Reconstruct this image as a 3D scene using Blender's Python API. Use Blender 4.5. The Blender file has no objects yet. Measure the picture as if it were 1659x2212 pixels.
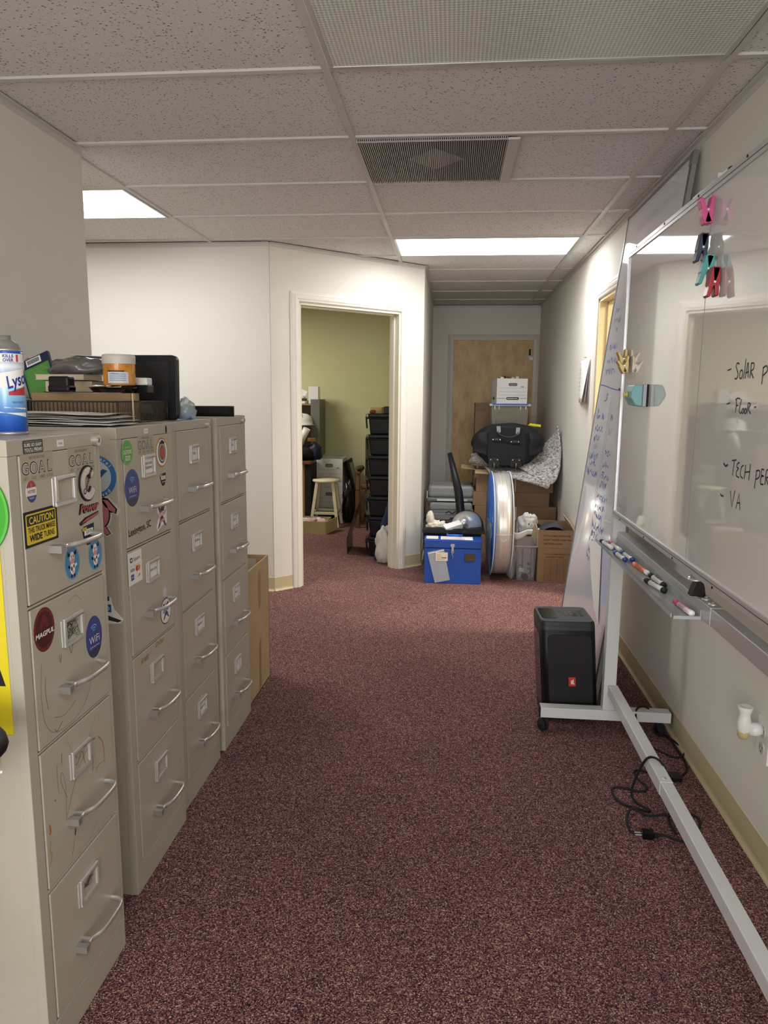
import bpy, bmesh, math, random
from mathutils import Vector, Matrix, noise
random.seed(7)
PI = math.pi
C = bpy.context.scene.collection
sc = bpy.context.scene

# ---------------------------------------------------------------- camera, world, exposure
CAM_Z = 1.39
YAW, PITCH, ROLL = 0.0921825, -0.1588418, 0.00852536
def cam_axes():
    cy, sy, cp, sp = math.cos(YAW), math.sin(YAW), math.cos(PITCH), math.sin(PITCH)
    f = Vector((-sy*cp, cy*cp, sp)); r = Vector((cy, sy, 0)); u = r.cross(f)
    R = r*math.cos(ROLL) + u*math.sin(ROLL); U = u*math.cos(ROLL) - r*math.sin(ROLL)
    return f, R, U
F_, R_, U_ = cam_axes()
cd = bpy.data.cameras.new('camera'); cam = bpy.data.objects.new('camera', cd); C.objects.link(cam)
cam.matrix_world = Matrix(((R_.x, U_.x, -F_.x, 0), (R_.y, U_.y, -F_.y, 0), (R_.z, U_.z, -F_.z, CAM_Z), (0, 0, 0, 1)))
cd.sensor_fit = 'HORIZONTAL'; cd.sensor_width = 36.0; cd.lens = 1564.23/1659*36.0
cd.clip_start = 0.02; cd.clip_end = 60
sc.camera = cam
w = bpy.data.worlds.new('world'); sc.world = w; w.use_nodes = True
w.node_tree.nodes['Background'].inputs[0].default_value = (0.9, 0.92, 1, 1)
w.node_tree.nodes['Background'].inputs[1].default_value = 0.02
sc.view_settings.view_transform = 'Standard'; sc.view_settings.look = 'None'
sc.view_settings.gamma = 1; sc.view_settings.use_curve_mapping = False
sc.view_settings.exposure = 1.25
LIT = 5.8          # lit troffer lens strength
LIT_COL = (0.98, 0.99, 1.0)
# light from fittings in the side rooms, plus unseen fill added behind the camera
AREAS = [  # name, loc, size x, size y, power, colour  (side-room fittings and one added fill, out of the frame, facing down)
    ('fill_overhead', (.19, -.32, 2.385), 1.16, .56, 8, (.98, .99, 1)),  # added fill overhead, no fitting known here; lifts the cabinet fronts
    ('lamp_left_room', (-2.9, 0.3, 2.37), 1.1, 0.5, 0, (1, 0.96, 0.90)),
    ('lamp_inner_room', (-2.6, 7.0, 2.37), 1.1, 0.5, 18, (1, 0.95, 0.88)),
    ('lamp_right_room', (2.4, 4.2, 2.37), 1.1, 0.5, 50, (1, 0.93, 0.82)),
]
for n, loc, sx, sy, pw, col in AREAS:
    if pw <= 0: continue
    ld = bpy.data.lights.new(n, 'AREA'); ld.shape = 'RECTANGLE'; ld.size = sx; ld.size_y = sy; ld.energy = pw; ld.color = col
    lo = bpy.data.objects.new(n, ld); C.objects.link(lo); lo.location = loc
ld = bpy.data.lights.new('fill_upright', 'AREA'); ld.shape = 'RECTANGLE'; ld.size = 2.0; ld.size_y = 1.6; ld.energy = 45; ld.color = (.95, .98, 1)  # upright fill added behind the camera to brighten ceiling and walls; no window there
lo = bpy.data.objects.new('fill_upright', ld); C.objects.link(lo); lo.location = (-.3, -3.1, 1.35); lo.rotation_euler = (math.pi/2, 0, 0)

# ---------------------------------------------------------------- materials
def lin(c):
    if isinstance(c, str):
        c = [int(c[i:i+2], 16)/255 for i in (0, 2, 4)]
    return tuple(x/12.92 if x <= .04045 else ((x+.055)/1.055)**2.4 for x in c) + (1,)
MC = {}
def mat(name, col, rough=.55, metal=0, var=0.0, vscale=30, bump=0.0, bscale=200, spec=.5, alpha=None, trans=0, coat=0, emis=None, es=1, thin=False, stretch=None, ior=1.45):
    if name in MC: return MC[name]
    m = bpy.data.materials.new(name); m.use_nodes = True; nt = m.node_tree; b = nt.nodes['Principled BSDF']
    b.inputs['Base Color'].default_value = lin(col); b.inputs['Roughness'].default_value = rough
    b.inputs['Metallic'].default_value = metal; b.inputs['Specular IOR Level'].default_value = spec
    b.inputs['IOR'].default_value = ior
    if coat: b.inputs['Coat Weight'].default_value = coat; b.inputs['Coat Roughness'].default_value = .03
    if trans: b.inputs['Transmission Weight'].default_value = trans
    if alpha is not None: b.inputs['Alpha'].default_value = alpha
    if emis: b.inputs['Emission Color'].default_value = (*emis, 1); b.inputs['Emission Strength'].default_value = es
    tc = None
    if var or bump:
        tc = nt.nodes.new('ShaderNodeTexCoord'); mp = nt.nodes.new('ShaderNodeMapping'); nt.links.new(tc.outputs['Object'], mp.inputs[0])
        if stretch: mp.inputs['Scale'].default_value = stretch
    if var:
        n = nt.nodes.new('ShaderNodeTexNoise'); n.inputs['Scale'].default_value = vscale; n.inputs['Detail'].default_value = 4
        nt.links.new(mp.outputs[0], n.inputs['Vector'])
        r = nt.nodes.new('ShaderNodeValToRGB'); c = lin(col)
        r.color_ramp.elements[0].position = .3; r.color_ramp.elements[1].position = .7
        r.color_ramp.elements[0].color = (*[max(0, x*(1-var)) for x in c[:3]], 1); r.color_ramp.elements[1].color = (*[min(1, x*(1+var)) for x in c[:3]], 1)
        nt.links.new(n.outputs['Fac'], r.inputs[0]); nt.links.new(r.outputs[0], b.inputs['Base Color'])
    if bump:
        n2 = nt.nodes.new('ShaderNodeTexNoise'); n2.inputs['Scale'].default_value = bscale; n2.inputs['Detail'].default_value = 3
        nt.links.new(mp.outputs[0], n2.inputs['Vector'])
        bp = nt.nodes.new('ShaderNodeBump'); bp.inputs['Strength'].default_value = bump; bp.inputs['Distance'].default_value = .002
        nt.links.new(n2.outputs['Fac'], bp.inputs['Height']); nt.links.new(bp.outputs[0], b.inputs['Normal'])
    MC[name] = m; return m

def ramp(nt, src, stops):
    r = nt.nodes.new('ShaderNodeValToRGB')
    while len(r.color_ramp.elements) < len(stops): r.color_ramp.elements.new(.5)
    for e, (p, c) in zip(r.color_ramp.elements, stops): e.position = p; e.color = c if len(c) == 4 else (*c, 1)
    nt.links.new(src, r.inputs[0]); return r
def mix(nt, fac, a, b, mode='MIX'):
    m = nt.nodes.new('ShaderNodeMix'); m.data_type = 'RGBA'; m.blend_type = mode
    for s, v in ((m.inputs[0], fac), (m.inputs[6], a), (m.inputs[7], b)):
        if hasattr(v, 'links') or hasattr(v, 'is_linked'): nt.links.new(v, s)
        else: s.default_value = v
    return m.outputs[2]
def base(name):
    m = bpy.data.materials.new(name); m.use_nodes = True; nt = m.node_tree
    tc = nt.nodes.new('ShaderNodeTexCoord'); MC[name] = m
    return m, nt, nt.nodes['Principled BSDF'], tc.outputs['Object']
def noisen(nt, vec, scale, detail=2, rough=.5):
    n = nt.nodes.new('ShaderNodeTexNoise'); n.inputs['Scale'].default_value = scale; n.inputs['Detail'].default_value = detail; n.inputs['Roughness'].default_value = rough
    nt.links.new(vec, n.inputs['Vector']); return n.outputs['Fac']

# carpet: maroon loop pile flecked with tan, grey and black
m, nt, b, ob = base('carpet')
v = nt.nodes.new('ShaderNodeTexVoronoi'); v.inputs['Scale'].default_value = 380; nt.links.new(ob, v.inputs['Vector'])
sep = nt.nodes.new('ShaderNodeSeparateColor'); nt.links.new(v.outputs['Color'], sep.inputs[0])
r = ramp(nt, sep.outputs[0], [(0, lin('37242b')), (.25, lin('603d43')), (.5, lin('85595a')), (.74, lin('9e756c')), (.88, lin('bd9a88')), (.97, lin('d3b8a4'))])
r.color_ramp.interpolation = 'CONSTANT'
big = ramp(nt, noisen(nt, ob, 1.6, 3), [(.3, (.86, .86, .86)), (.7, (1.1, 1.1, 1.1))])
fine = ramp(nt, noisen(nt, ob, 60, 3), [(.3, (.8, .8, .8)), (.7, (1.12, 1.12, 1.12))])
c1 = mix(nt, 1.0, r.outputs[0], big.outputs[0], 'MULTIPLY'); c2 = mix(nt, 1.0, c1, fine.outputs[0], 'MULTIPLY')
nt.links.new(c2, b.inputs['Base Color']); b.inputs['Roughness'].default_value = .95; b.inputs['Specular IOR Level'].default_value = .1
bp = nt.nodes.new('ShaderNodeBump'); bp.inputs['Strength'].default_value = .8; bp.inputs['Distance'].default_value = .003
nt.links.new(v.outputs['Distance'], bp.inputs['Height']); nt.links.new(bp.outputs[0], b.inputs['Normal'])
CARPET = m

# ceiling tile: pinkish grey mineral fibre with fissure pits
m, nt, b, ob = base('ceiling_tile')
mp = nt.nodes.new('ShaderNodeMapping'); mp.inputs['Scale'].default_value = (1, 1.8, 1); mp.inputs['Rotation'].default_value = (0, 0, .5); nt.links.new(ob, mp.inputs[0])
v = nt.nodes.new('ShaderNodeTexVoronoi'); v.inputs['Scale'].default_value = 85; nt.links.new(mp.outputs[0], v.inputs['Vector'])
sep = nt.nodes.new('ShaderNodeSeparateColor'); nt.links.new(v.outputs['Color'], sep.inputs[0])
sz = nt.nodes.new('ShaderNodeMapRange'); sz.inputs[3].default_value = -.06; sz.inputs[4].default_value = .34; nt.links.new(sep.outputs[1], sz.inputs[0])
lt = nt.nodes.new('ShaderNodeMath'); lt.operation = 'LESS_THAN'; nt.links.new(v.outputs['Distance'], lt.inputs[0]); nt.links.new(sz.outputs[0], lt.inputs[1])
tone = ramp(nt, noisen(nt, ob, 160, 4, .7), [(.3, lin('d9d6d4')), (.7, lin('e8e5e2'))])
nt.links.new(mix(nt, lt.outputs[0], tone.outputs[0], lin('564e4a')), b.inputs['Base Color'])
b.inputs['Roughness'].default_value = .95; b.inputs['Specular IOR Level'].default_value = .1
bp = nt.nodes.new('ShaderNodeBump'); bp.inputs['Strength'].default_value = .4; bp.inputs['Distance'].default_value = .002
nt.links.new(noisen(nt, ob, 220, 3), bp.inputs['Height']); nt.links.new(bp.outputs[0], b.inputs['Normal'])
TILE = m

# veneered door: warm tan birch with blotchy grain
m, nt, b, ob = base('door_veneer')
mp = nt.nodes.new('ShaderNodeMapping'); mp.inputs['Scale'].default_value = (5, 1, 2.2); nt.links.new(ob, mp.inputs[0])
n1 = ramp(nt, noisen(nt, mp.outputs[0], 2.2, 6, .6), [(.3, lin('b38b58')), (.55, lin('cda872')), (.8, lin('dcbb87'))])
mp2 = nt.nodes.new('ShaderNodeMapping'); mp2.inputs['Scale'].default_value = (60, 1, 3); nt.links.new(ob, mp2.inputs[0])
n2 = ramp(nt, noisen(nt, mp2.outputs[0], 3, 3), [(.3, (.9, .9, .9)), (.7, (1.06, 1.06, 1.06))])
nt.links.new(mix(nt, 1.0, n1.outputs[0], n2.outputs[0], 'MULTIPLY'), b.inputs['Base Color']); b.inputs['Roughness'].default_value = .45
VENEER = m

# felt: grey recycled fibre with dark and light flecks
m, nt, b, ob = base('felt')
mp = nt.nodes.new('ShaderNodeMapping'); mp.inputs['Scale'].default_value = (1, 1, 2.2); nt.links.new(ob, mp.inputs[0])
r1 = ramp(nt, noisen(nt, mp.outputs[0], 48, 6, .8), [(.40, lin('1c1a1e')), (.44, lin('8d8784')), (.55, lin('b9b3ae')), (.66, lin('efebe6'))])
nt.links.new(r1.outputs[0], b.inputs['Base Color']); b.inputs['Roughness'].default_value = 1; b.inputs['Specular IOR Level'].default_value = .05
FELT = m

WALL = mat('wall_paint', 'e0dcd2', .7, bump=.15, bscale=260, spec=.25)
WALLG = mat('wall_paint_green', 'd3d2a6', .7, bump=.15, bscale=260, spec=.25)
WALLY = mat('wall_paint_cream', 'e6d9b0', .7, bump=.15, bscale=260, spec=.25)
TRIM = mat('trim_paint', 'e6dfd6', .38)
JAMB = mat('jamb_paint', 'ddd6c0', .4)
COVE = mat('cove_base', 'c6b994', .5)
GRID = mat('grid_metal', 'cdc9c4', .45)
DARK = mat('dark_gap', '1a1816', .9)
BEIGE = mat('cabinet_paint', 'b3ac9c', .42, bump=.12, bscale=900, var=.02, vscale=6)
CHROME = mat('chrome', 'd6d4d1', .3, .75)
HOLD = mat('holder_metal', 'c9c6c0', .35, .35)
STEEL = mat('brushed_steel', 'b3b2ae', .38, .75)
WPAINT = mat('white_powder_coat', 'cfd0cf', .4)
ALU = mat('aluminium', 'c9cacb', .35, .6)
GREYF = mat('grey_frame', '8d8d8a', .4, .4)
WB = mat('whiteboard_enamel', 'dcdad6', .035, spec=.7, coat=.6)
WB2 = mat('whiteboard_enamel_leaning', 'dedee2', .06, spec=.5, coat=.3)
BLK = mat('black_plastic', '111113', .42, spec=.35)
BLKM = mat('black_matt', '131315', .8)
BLKG = mat('black_gloss', '0d0d10', .12)
WHT = mat('white_plastic', 'e9e8e4', .35)
PAPER = mat('paper', 'e9e7e2', .8)
PAPER2 = mat('paper_grey', 'c9c6c4', .8)
INK = mat('ink_black', '151417', .6)
INKB = mat('ink_blue', '3450a8', .6)
INKR = mat('ink_red', 'b8404a', .6)
GREYT = mat('print_grey', '67645f', .7)
CARD = mat('cardboard', 'b59b74', .85, var=.06, vscale=9)
CARDP = mat('cardboard_pale', 'bba67c', .85, var=.06, vscale=9)
CARDD = mat('cardboard_dark', '8d7156', .85, var=.07, vscale=8)
CARDE = mat('cardboard_edge', 'd3bf97', .85)
BANK = mat('banker_box_white', 'e2e1dc', .7)
WOOD = mat('brown_wood', '6b452b', .45, var=.2, vscale=8, stretch=(1, 1, 8))
CREAM = mat('cream_chipped_paint', 'ddd5b4', .55, var=.08, vscale=30)
BLUEP = mat('blue_enamel', '1a469c', .38, var=.08, vscale=5)
BLUER = mat('blue_reel', '2a66bf', .4)
CLEAR = mat('clear_plastic', 'e8ecee', .12, trans=.0, alpha=.28, spec=.8)
FILM = mat('plastic_film', 'c3c8ce', .2, alpha=.5, spec=.8)
BAGT = mat('grey_bag_film', '6c6865', .2, alpha=.85, spec=.8)
YEL = mat('yellow', 'd9c71f', .45)
GREEN = mat('sign_green', '3fa22f', .4)
RED = mat('red', 'b0373b', .45)
NAVY = mat('navy', '1c2440', .5)
def sol(hexc, rough=.5, metal=0): return mat('tint_' + hexc + ('_m' if metal else ''), hexc, rough, metal)

# ---------------------------------------------------------------- mesh building
X_, Y_, Z_ = Vector((1, 0, 0)), Vector((0, 1, 0)), Vector((0, 0, 1))
def frame(o, r, u):
    r = Vector(r).normalized(); u = Vector(u).normalized(); n = r.cross(u)
    return Matrix(((r.x, u.x, n.x, o[0]), (r.y, u.y, n.y, o[1]), (r.z, u.z, n.z, o[2]), (0, 0, 0, 1)))
FONT_CACHE = {}
def font_mesh(s, shear=0.0, off=0.0):
    k = (s, shear, off)
    if k in FONT_CACHE: return FONT_CACHE[k]
    cu = bpy.data.curves.new('t', 'FONT'); cu.body = s; cu.size = 1; cu.shear = shear; cu.offset = off; cu.resolution_u = 3
    o = bpy.data.objects.new('t', cu); C.objects.link(o)
    dg = bpy.context.evaluated_depsgraph_get(); me = bpy.data.meshes.new_from_object(o.evaluated_get(dg))
    V = [v.co.copy() for v in me.vertices]; Fc = [tuple(p.vertices) for p in me.polygons]
    bpy.data.objects.remove(o); bpy.data.curves.remove(cu); bpy.data.meshes.remove(me)
    if V:
        x0 = min(v.x for v in V); x1 = max(v.x for v in V); y0 = min(v.y for v in V); y1 = max(v.y for v in V)
    else: x0 = x1 = y0 = y1 = 0
    FONT_CACHE[k] = (V, Fc, x0, x1, y0, y1); return FONT_CACHE[k]

class MB:
    def __init__(s): s.v = []; s.f = []; s.mi = []; s.m = []; s.sm = []; s.X = Matrix.Identity(4)
    def at(s, M): s.X = M; return s
    def _m(s, m):
        if m not in s.m: s.m.append(m)
        return s.m.index(m)
    def add(s, V, Fs, m, smooth=False):
        b = len(s.v); i = s._m(m)
        for p in V: s.v.append(s.X @ Vector(p))
        for f in Fs: s.f.append(tuple(b+k for k in f)); s.mi.append(i); s.sm.append(smooth)
        return s
    def box(s, a, b, m, taper=None):
        x0, x1 = sorted((a[0], b[0])); y0, y1 = sorted((a[1], b[1])); z0, z1 = sorted((a[2], b[2]))
        V = [(x0, y0, z0), (x1, y0, z0), (x1, y1, z0), (x0, y1, z0), (x0, y0, z1), (x1, y0, z1), (x1, y1, z1), (x0, y1, z1)]
        if taper:  # shrink of the bottom face
            t = taper
            V[0] = (x0+t, y0+t, z0); V[1] = (x1-t, y0+t, z0); V[2] = (x1-t, y1-t, z0); V[3] = (x0+t, y1-t, z0)
        return s.add(V, [(3, 2, 1, 0), (4, 5, 6, 7), (0, 1, 5, 4), (1, 2, 6, 5), (2, 3, 7, 6), (3, 0, 4, 7)], m)
    def prism(s, pts, n0, n1, m, smooth=False):
        """2D outline in the frame's r,u plane, extruded along its normal from n0 to n1"""
        k = len(pts)
        if sum(pts[i][0]*pts[(i+1) % k][1]-pts[(i+1) % k][0]*pts[i][1] for i in range(k)) < 0: pts = pts[::-1]
        V = [(p[0], p[1], n0) for p in pts] + [(p[0], p[1], n1) for p in pts]
        s.add(V, [tuple(range(k-1, -1, -1)), tuple(range(k, 2*k))], m)
        return s.add(V, [(i, (i+1) % k, k+(i+1) % k, k+i) for i in range(k)], m, smooth)
    def rect(s, u0, v0, u1, v1, n, m, th=None):
        th = .0003 if th is None else th
        return s.prism([(u0, v0), (u1, v0), (u1, v1), (u0, v1)], n, n+th, m)
    def disc(s, c, rx, ry, n0, n1, m, seg=28):
        return s.prism([(c[0]+rx*math.cos(2*PI*i/seg), c[1]+ry*math.sin(2*PI*i/seg)) for i in range(seg)], n0, n1, m)
    def ring(s, c, ro, ri, n0, n1, m, seg=36, ry=None, riy=None, a0=0, a1=2*PI):
        ry = ry or ro; riy = riy or ri
        V = []
        full = abs(a1-a0-2*PI) < 1e-6; N = seg if full else seg+1
        for i in range(N):
            a = a0+(a1-a0)*i/seg
            for rx_, ry_, n in ((ro, ry, n0), (ro, ry, n1), (ri, riy, n1), (ri, riy, n0)): V.append((c[0]+rx_*math.cos(a), c[1]+ry_*math.sin(a), n))
        Fs = []
        for i in range(seg):
            j = (i+1) % N
            for k in range(4): Fs.append((4*i+k, 4*j+k, 4*j+(k+1) % 4, 4*i+(k+1) % 4))
        return s.add(V, Fs, m)
    def tube(s, P, r, m, seg=8, caps=True, ry=None, up=None):
        """swept round (or elliptical) section along points; r may be a list"""
        P = [Vector(p) for p in P]; n = len(P); V = []
        rr = r if isinstance(r, (list, tuple)) else [r]*n
        prev = None
        for i in range(n):
            t = (P[min(i+1, n-1)]-P[max(i-1, 0)]).normalized()
            if prev is None:
                a = Vector(up) if up else (Z_ if abs(t.z) < .9 else X_)
                e1 = (a - t*a.dot(t)).normalized()
            else:
                e1 = (prev - t*prev.dot(t)); e1 = e1.normalized() if e1.length > 1e-6 else prev
            prev = e1; e2 = t.cross(e1)
            for k in range(seg):
                an = 2*PI*k/seg; V.append(P[i]+e1*(rr[i]*(ry or 1)*math.cos(an))+e2*(rr[i]*math.sin(an)))
        Fs = [(i*seg+k, i*seg+(k+1) % seg, (i+1)*seg+(k+1) % seg, (i+1)*seg+k) for i in range(n-1) for k in range(seg)]
        s.add(V, Fs, m, True)
        if caps: s.add(V[:seg], [tuple(range(seg-1, -1, -1))], m); s.add(V[-seg:], [tuple(range(seg))], m)
        return s
    def bar(s, a, b, w, h, m, up=(0, 0, 1)):
        """rectangular bar from a to b, w across, h along up"""
        a = Vector(a); b = Vector(b); t = (b-a).normalized(); u = Vector(up) if abs(t.dot(Vector(up))) < .99 else Vector((0, 1, 0)); u = (u-t*u.dot(t)).normalized(); r = t.cross(u)
        V = [p+r*(i*w/2)+u*(j*h/2) for p in (a, b) for i, j in ((-1, -1), (1, -1), (1, 1), (-1, 1))]
        return s.add(V, [(0, 1, 2, 3)[::-1], (4, 5, 6, 7), (0, 1, 5, 4), (1, 2, 6, 5), (2, 3, 7, 6), (3, 0, 4, 7)], m)
    def lathe(s, prof, m, seg=28, o=(0, 0, 0), ax=None, a0=0, a1=2*PI, sx=1):
        """profile of (radius, height) around z (or ax)"""
        M = frame(o, (1, 0, 0), (0, 1, 0)) if ax is None else Matrix.Translation(Vector(o)) @ Vector(ax).to_track_quat('Z', 'Y').to_matrix().to_4x4()
        full = abs(a1-a0-2*PI) < 1e-6; N = seg if full else seg+1
        V = [M @ Vector((r*sx*math.cos(a0+(a1-a0)*i/seg), r*math.sin(a0+(a1-a0)*i/seg), h)) for r, h in prof for i in range(N)]
        Fs = [(k*N+i, k*N+(i+1) % N, (k+1)*N+(i+1) % N, (k+1)*N+i) for k in range(len(prof)-1) for i in range(seg)]
        return s.add(V, Fs, m, True)
    def text(s, t, x, y, h, m, n=.0006, width=None, shear=0.0, bold=0.0, rot=0.0, align='C', arc=None):
        """lettering of cap height h; (x, y) centre (or left edge with align L)"""
        V, Fs, x0, x1, y0, y1 = font_mesh(t, shear, bold)
        if not V: return s
        k = h/.7; kx = k if width is None else width/(x1-x0)
        wd = (x1-x0)*kx; ox = x-(wd/2 if align == 'C' else 0)
        out = []
        for p in V:
            px = (p.x-x0)*kx; py = p.y*k
            if align == 'C': py -= h/2; px -= wd/2; 
            c_, s_ = math.cos(rot), math.sin(rot)
            out.append((x+px*c_-py*s_, y+px*s_+py*c_, n))
        return s.add(out, Fs, m)
    def arctext(s, t, c, r, h, m, mid, n=.0006, step=None, inward=False):
        step = step or h*.85/r
        L = len(t)
        for i, ch in enumerate(t):
            if ch == ' ': continue
            k = (i-(L-1)/2)*step
            a = mid - k if not inward else mid + k
            s.text(ch, c[0]+r*math.cos(a), c[1]+r*math.sin(a), h, m, n, rot=(a-PI/2 if not inward else a+PI/2))
        return s
    def stroke(s, P, w, m, n=.0006):
        """a flat ink line through 2D points in the frame's plane"""
        P = [Vector((p[0], p[1])) for p in P]
        L = []
        for i, p in enumerate(P):
            t = (P[min(i+1, len(P)-1)]-P[max(i-1, 0)])
            t = t.normalized() if t.length > 1e-9 else Vector((1, 0)); q = Vector((-t.y, t.x))*w/2
            L.append(((p+q).x, (p+q).y, n)); L.append(((p-q).x, (p-q).y, n))
        return s.add(L, [(2*i, 2*i+1, 2*i+3, 2*i+2) for i in range(len(P)-1)], m)
    def grid(s, fn, nu, nv, m, smooth=True, th=0.0):
        V = [Vector(fn(i/nu, j/nv)) for j in range(nv+1) for i in range(nu+1)]
        Fs = [(j*(nu+1)+i, j*(nu+1)+i+1, (j+1)*(nu+1)+i+1, (j+1)*(nu+1)+i) for j in range(nv) for i in range(nu)]
        return s.add(V, Fs, m, smooth)
    def build(s, name, parent=None, loc=None, bevel=0, seg=2, solid=0, sub=0, rot=None, normals=True):
        me = bpy.data.meshes.new(name); me.from_pydata([tuple(v) for v in s.v], [], s.f)
        for m in s.m: me.materials.append(m)
        me.polygons.foreach_set('material_index', s.mi); me.polygons.foreach_set('use_smooth', s.sm); me.update()
        if normals:
            bm = bmesh.new(); bm.from_mesh(me); bmesh.ops.remove_doubles(bm, verts=bm.verts, dist=1e-6); bmesh.ops.recalc_face_normals(bm, faces=bm.faces); bm.to_mesh(me); bm.free()
        o = bpy.data.objects.new(name, me); C.objects.link(o)
        if parent: o.parent = parent
        if loc: o.location = loc
        if rot: o.rotation_euler = rot
        if solid: md = o.modifiers.new('s', 'SOLIDIFY'); md.thickness = solid; md.offset = 0
        if bevel:
            md = o.modifiers.new('b', 'BEVEL'); md.width = bevel; md.segments = seg; md.limit_method = 'ANGLE'; md.angle_limit = .7
        if sub: md = o.modifiers.new('u', 'SUBSURF'); md.levels = sub; md.render_levels = sub
        return o

def tag(o, label, cat, group=None):
    o['label'] = label; o['category'] = cat
    if group: o['group'] = group
    return o
def thing(name, label, cat, loc=(0, 0, 0), rz=0, group=None, rot=None):
    o = bpy.data.objects.new(name, None); C.objects.link(o); o.empty_display_size = .05
    o.location = loc; o.rotation_euler = rot or (0, 0, rz); return tag(o, label, cat, group)
def struct(mb, name, **k):
    o = mb.build(name, **k)
    if not k.get('parent'): o['kind'] = 'structure'
    return o
def copy_tree(o, parent=None, label=None):
    c = o.copy(); C.objects.link(c)
    if parent is not None: c.parent = parent
    if label: c['label'] = label
    for ch in [x for x in o.children]: copy_tree(ch, c)
    return c
def rrect(x0, y0, x1, y1, r, k=4):
    P = []
    for cx, cy, a in ((x1-r, y0+r, -PI/2), (x1-r, y1-r, 0), (x0+r, y1-r, PI/2), (x0+r, y0+r, PI)):
        for i in range(k+1): P.append((cx+r*math.cos(a+PI/2*i/k), cy+r*math.sin(a+PI/2*i/k)))
    return P
def crumple(P, amp, sc_, seed=0):
    q = Vector(P)*sc_ + Vector((seed*7.3, seed*3.1, seed*1.7))
    return Vector(P) + noise.noise_vector(q)*amp
def blob(mb, c, rx, ry, rz, m, amp=.2, sc_=3, seed=0, nu=24, nv=14, flat=None, amp2=.0):
    def fn(u, v):
        a = 2*PI*u; t = -PI/2+PI*v
        d = Vector((math.cos(a)*math.cos(t), math.sin(a)*math.cos(t), math.sin(t)))
        k = 1+amp*noise.noise(d*sc_+Vector((seed, 0, 0)))+amp2*noise.noise(d*sc_*4+Vector((seed, 3, 0)))
        p = Vector((c[0]+rx*k*d.x, c[1]+ry*k*d.y, c[2]+rz*k*d.z))
        if flat is not None: p.z = max(p.z, flat)
        return p
    return mb.grid(fn, nu, nv, m)
# ---------------------------------------------------------------- the room
H = 2.396; XR = 0.95; GX, GY, TX, TY = -0.418, 2.4267, 1.2192, 0.6096
XCL = -0.24; YE = 8.40; XL = -1.57; YL = 3.09; YB = 4.955
P0 = Vector((-1.243, YB, 0)); P1 = Vector((XCL, 5.905, 0)); DW = (P1-P0); LW = DW.length; DW = DW.normalized(); NW = Vector((DW.y, -DW.x, 0))   # NW faces the camera
T = .12; XFL = -4.2; YBK = -3.2; XRR = 3.6

struct(MB().box((XFL-.3, YBK-.3, -.1), (XRR+.3, YE+.3, 0), CARPET), 'floor')
struct(MB().box((XFL-.3, YBK-.3, H+.006), (XRR+.3, YE+.3, H+.1), TILE), 'ceiling')
# suspended grid: runners along y, cross tees along x, wall angles
g = MB(); W_ = .012
for k in range(-3, 4):
    x = GX+k*TX
    g.box((x-W_, YBK, H-.003), (x+W_, YE, H+.012), GRID)
for k in range(-10, 11):
    y = GY+k*TY
    if YBK < y < YE: g.box((XFL, y-W_, H-.002), (XRR, y+W_, H+.011), GRID)
struct(g, 'trim_1')
a_ = MB()
def wall_angle(x0, y0, x1, y1, side, ww=.022):
    a = Vector((x0, y0, 0)); b = Vector((x1, y1, 0)); n = Vector(side).normalized()
    mid = n*(ww/2)
    a_.bar(a+mid+Z_*(H-.0025), b+mid+Z_*(H-.0025), ww, .004, GRID); a_.bar(a+n*.0012+Z_*(H-.013), b+n*.0012+Z_*(H-.013), .0024, .024, GRID)
wall_angle(XR, YBK, XR, YE, (-1, 0, 0)); wall_angle(XCL, YE, XR, YE, (0, -1, 0)); wall_angle(XCL, 5.905, XCL, YE, (1, 0, 0))
wall_angle(P0.x, P0.y, P1.x, P1.y, NW); wall_angle(XFL, YB, P0.x, YB, (0, -1, 0)); wall_angle(XL, YBK, XL, YL, (1, 0, 0))
struct(a_, 'trim_2')

# right wall with a doorway
DY0, DY1, DH = 4.13, 5.045, 2.03
rw = MB()
rw.box((XR, YBK, 0), (XR+T, DY0, H), WALL).box((XR, DY1, 0), (XR+T, YE, H), WALL).box((XR, DY0, DH), (XR+T, DY1, H), WALL)
struct(rw, 'wall_right')
struct(MB().box((XCL-T, YE, 0), (XR+T, YE+T, H), WALL), 'wall_end')
struct(MB().box((XFL, YE, 0), (XCL-T-.0005, YE+T, H), WALLG), 'wall_green')
cl = MB(); cl.box((XCL-T+.002, 5.905, 0), (XCL, YE, H), WALL); struct(cl, 'wall_corridor')
struct(MB().box((XCL-T, 5.95, 0), (XCL-T+.0015, YE, H), WALLG), 'wall_inner')
struct(MB().box((XFL, YB, 0), (P0.x, YB+.05, H), WALL), 'wall_back')
struct(MB().box((XFL, YB+.055, 0), (P0.x-.02, YB+.1, H), WALLG), 'wall_back_inner')
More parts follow.
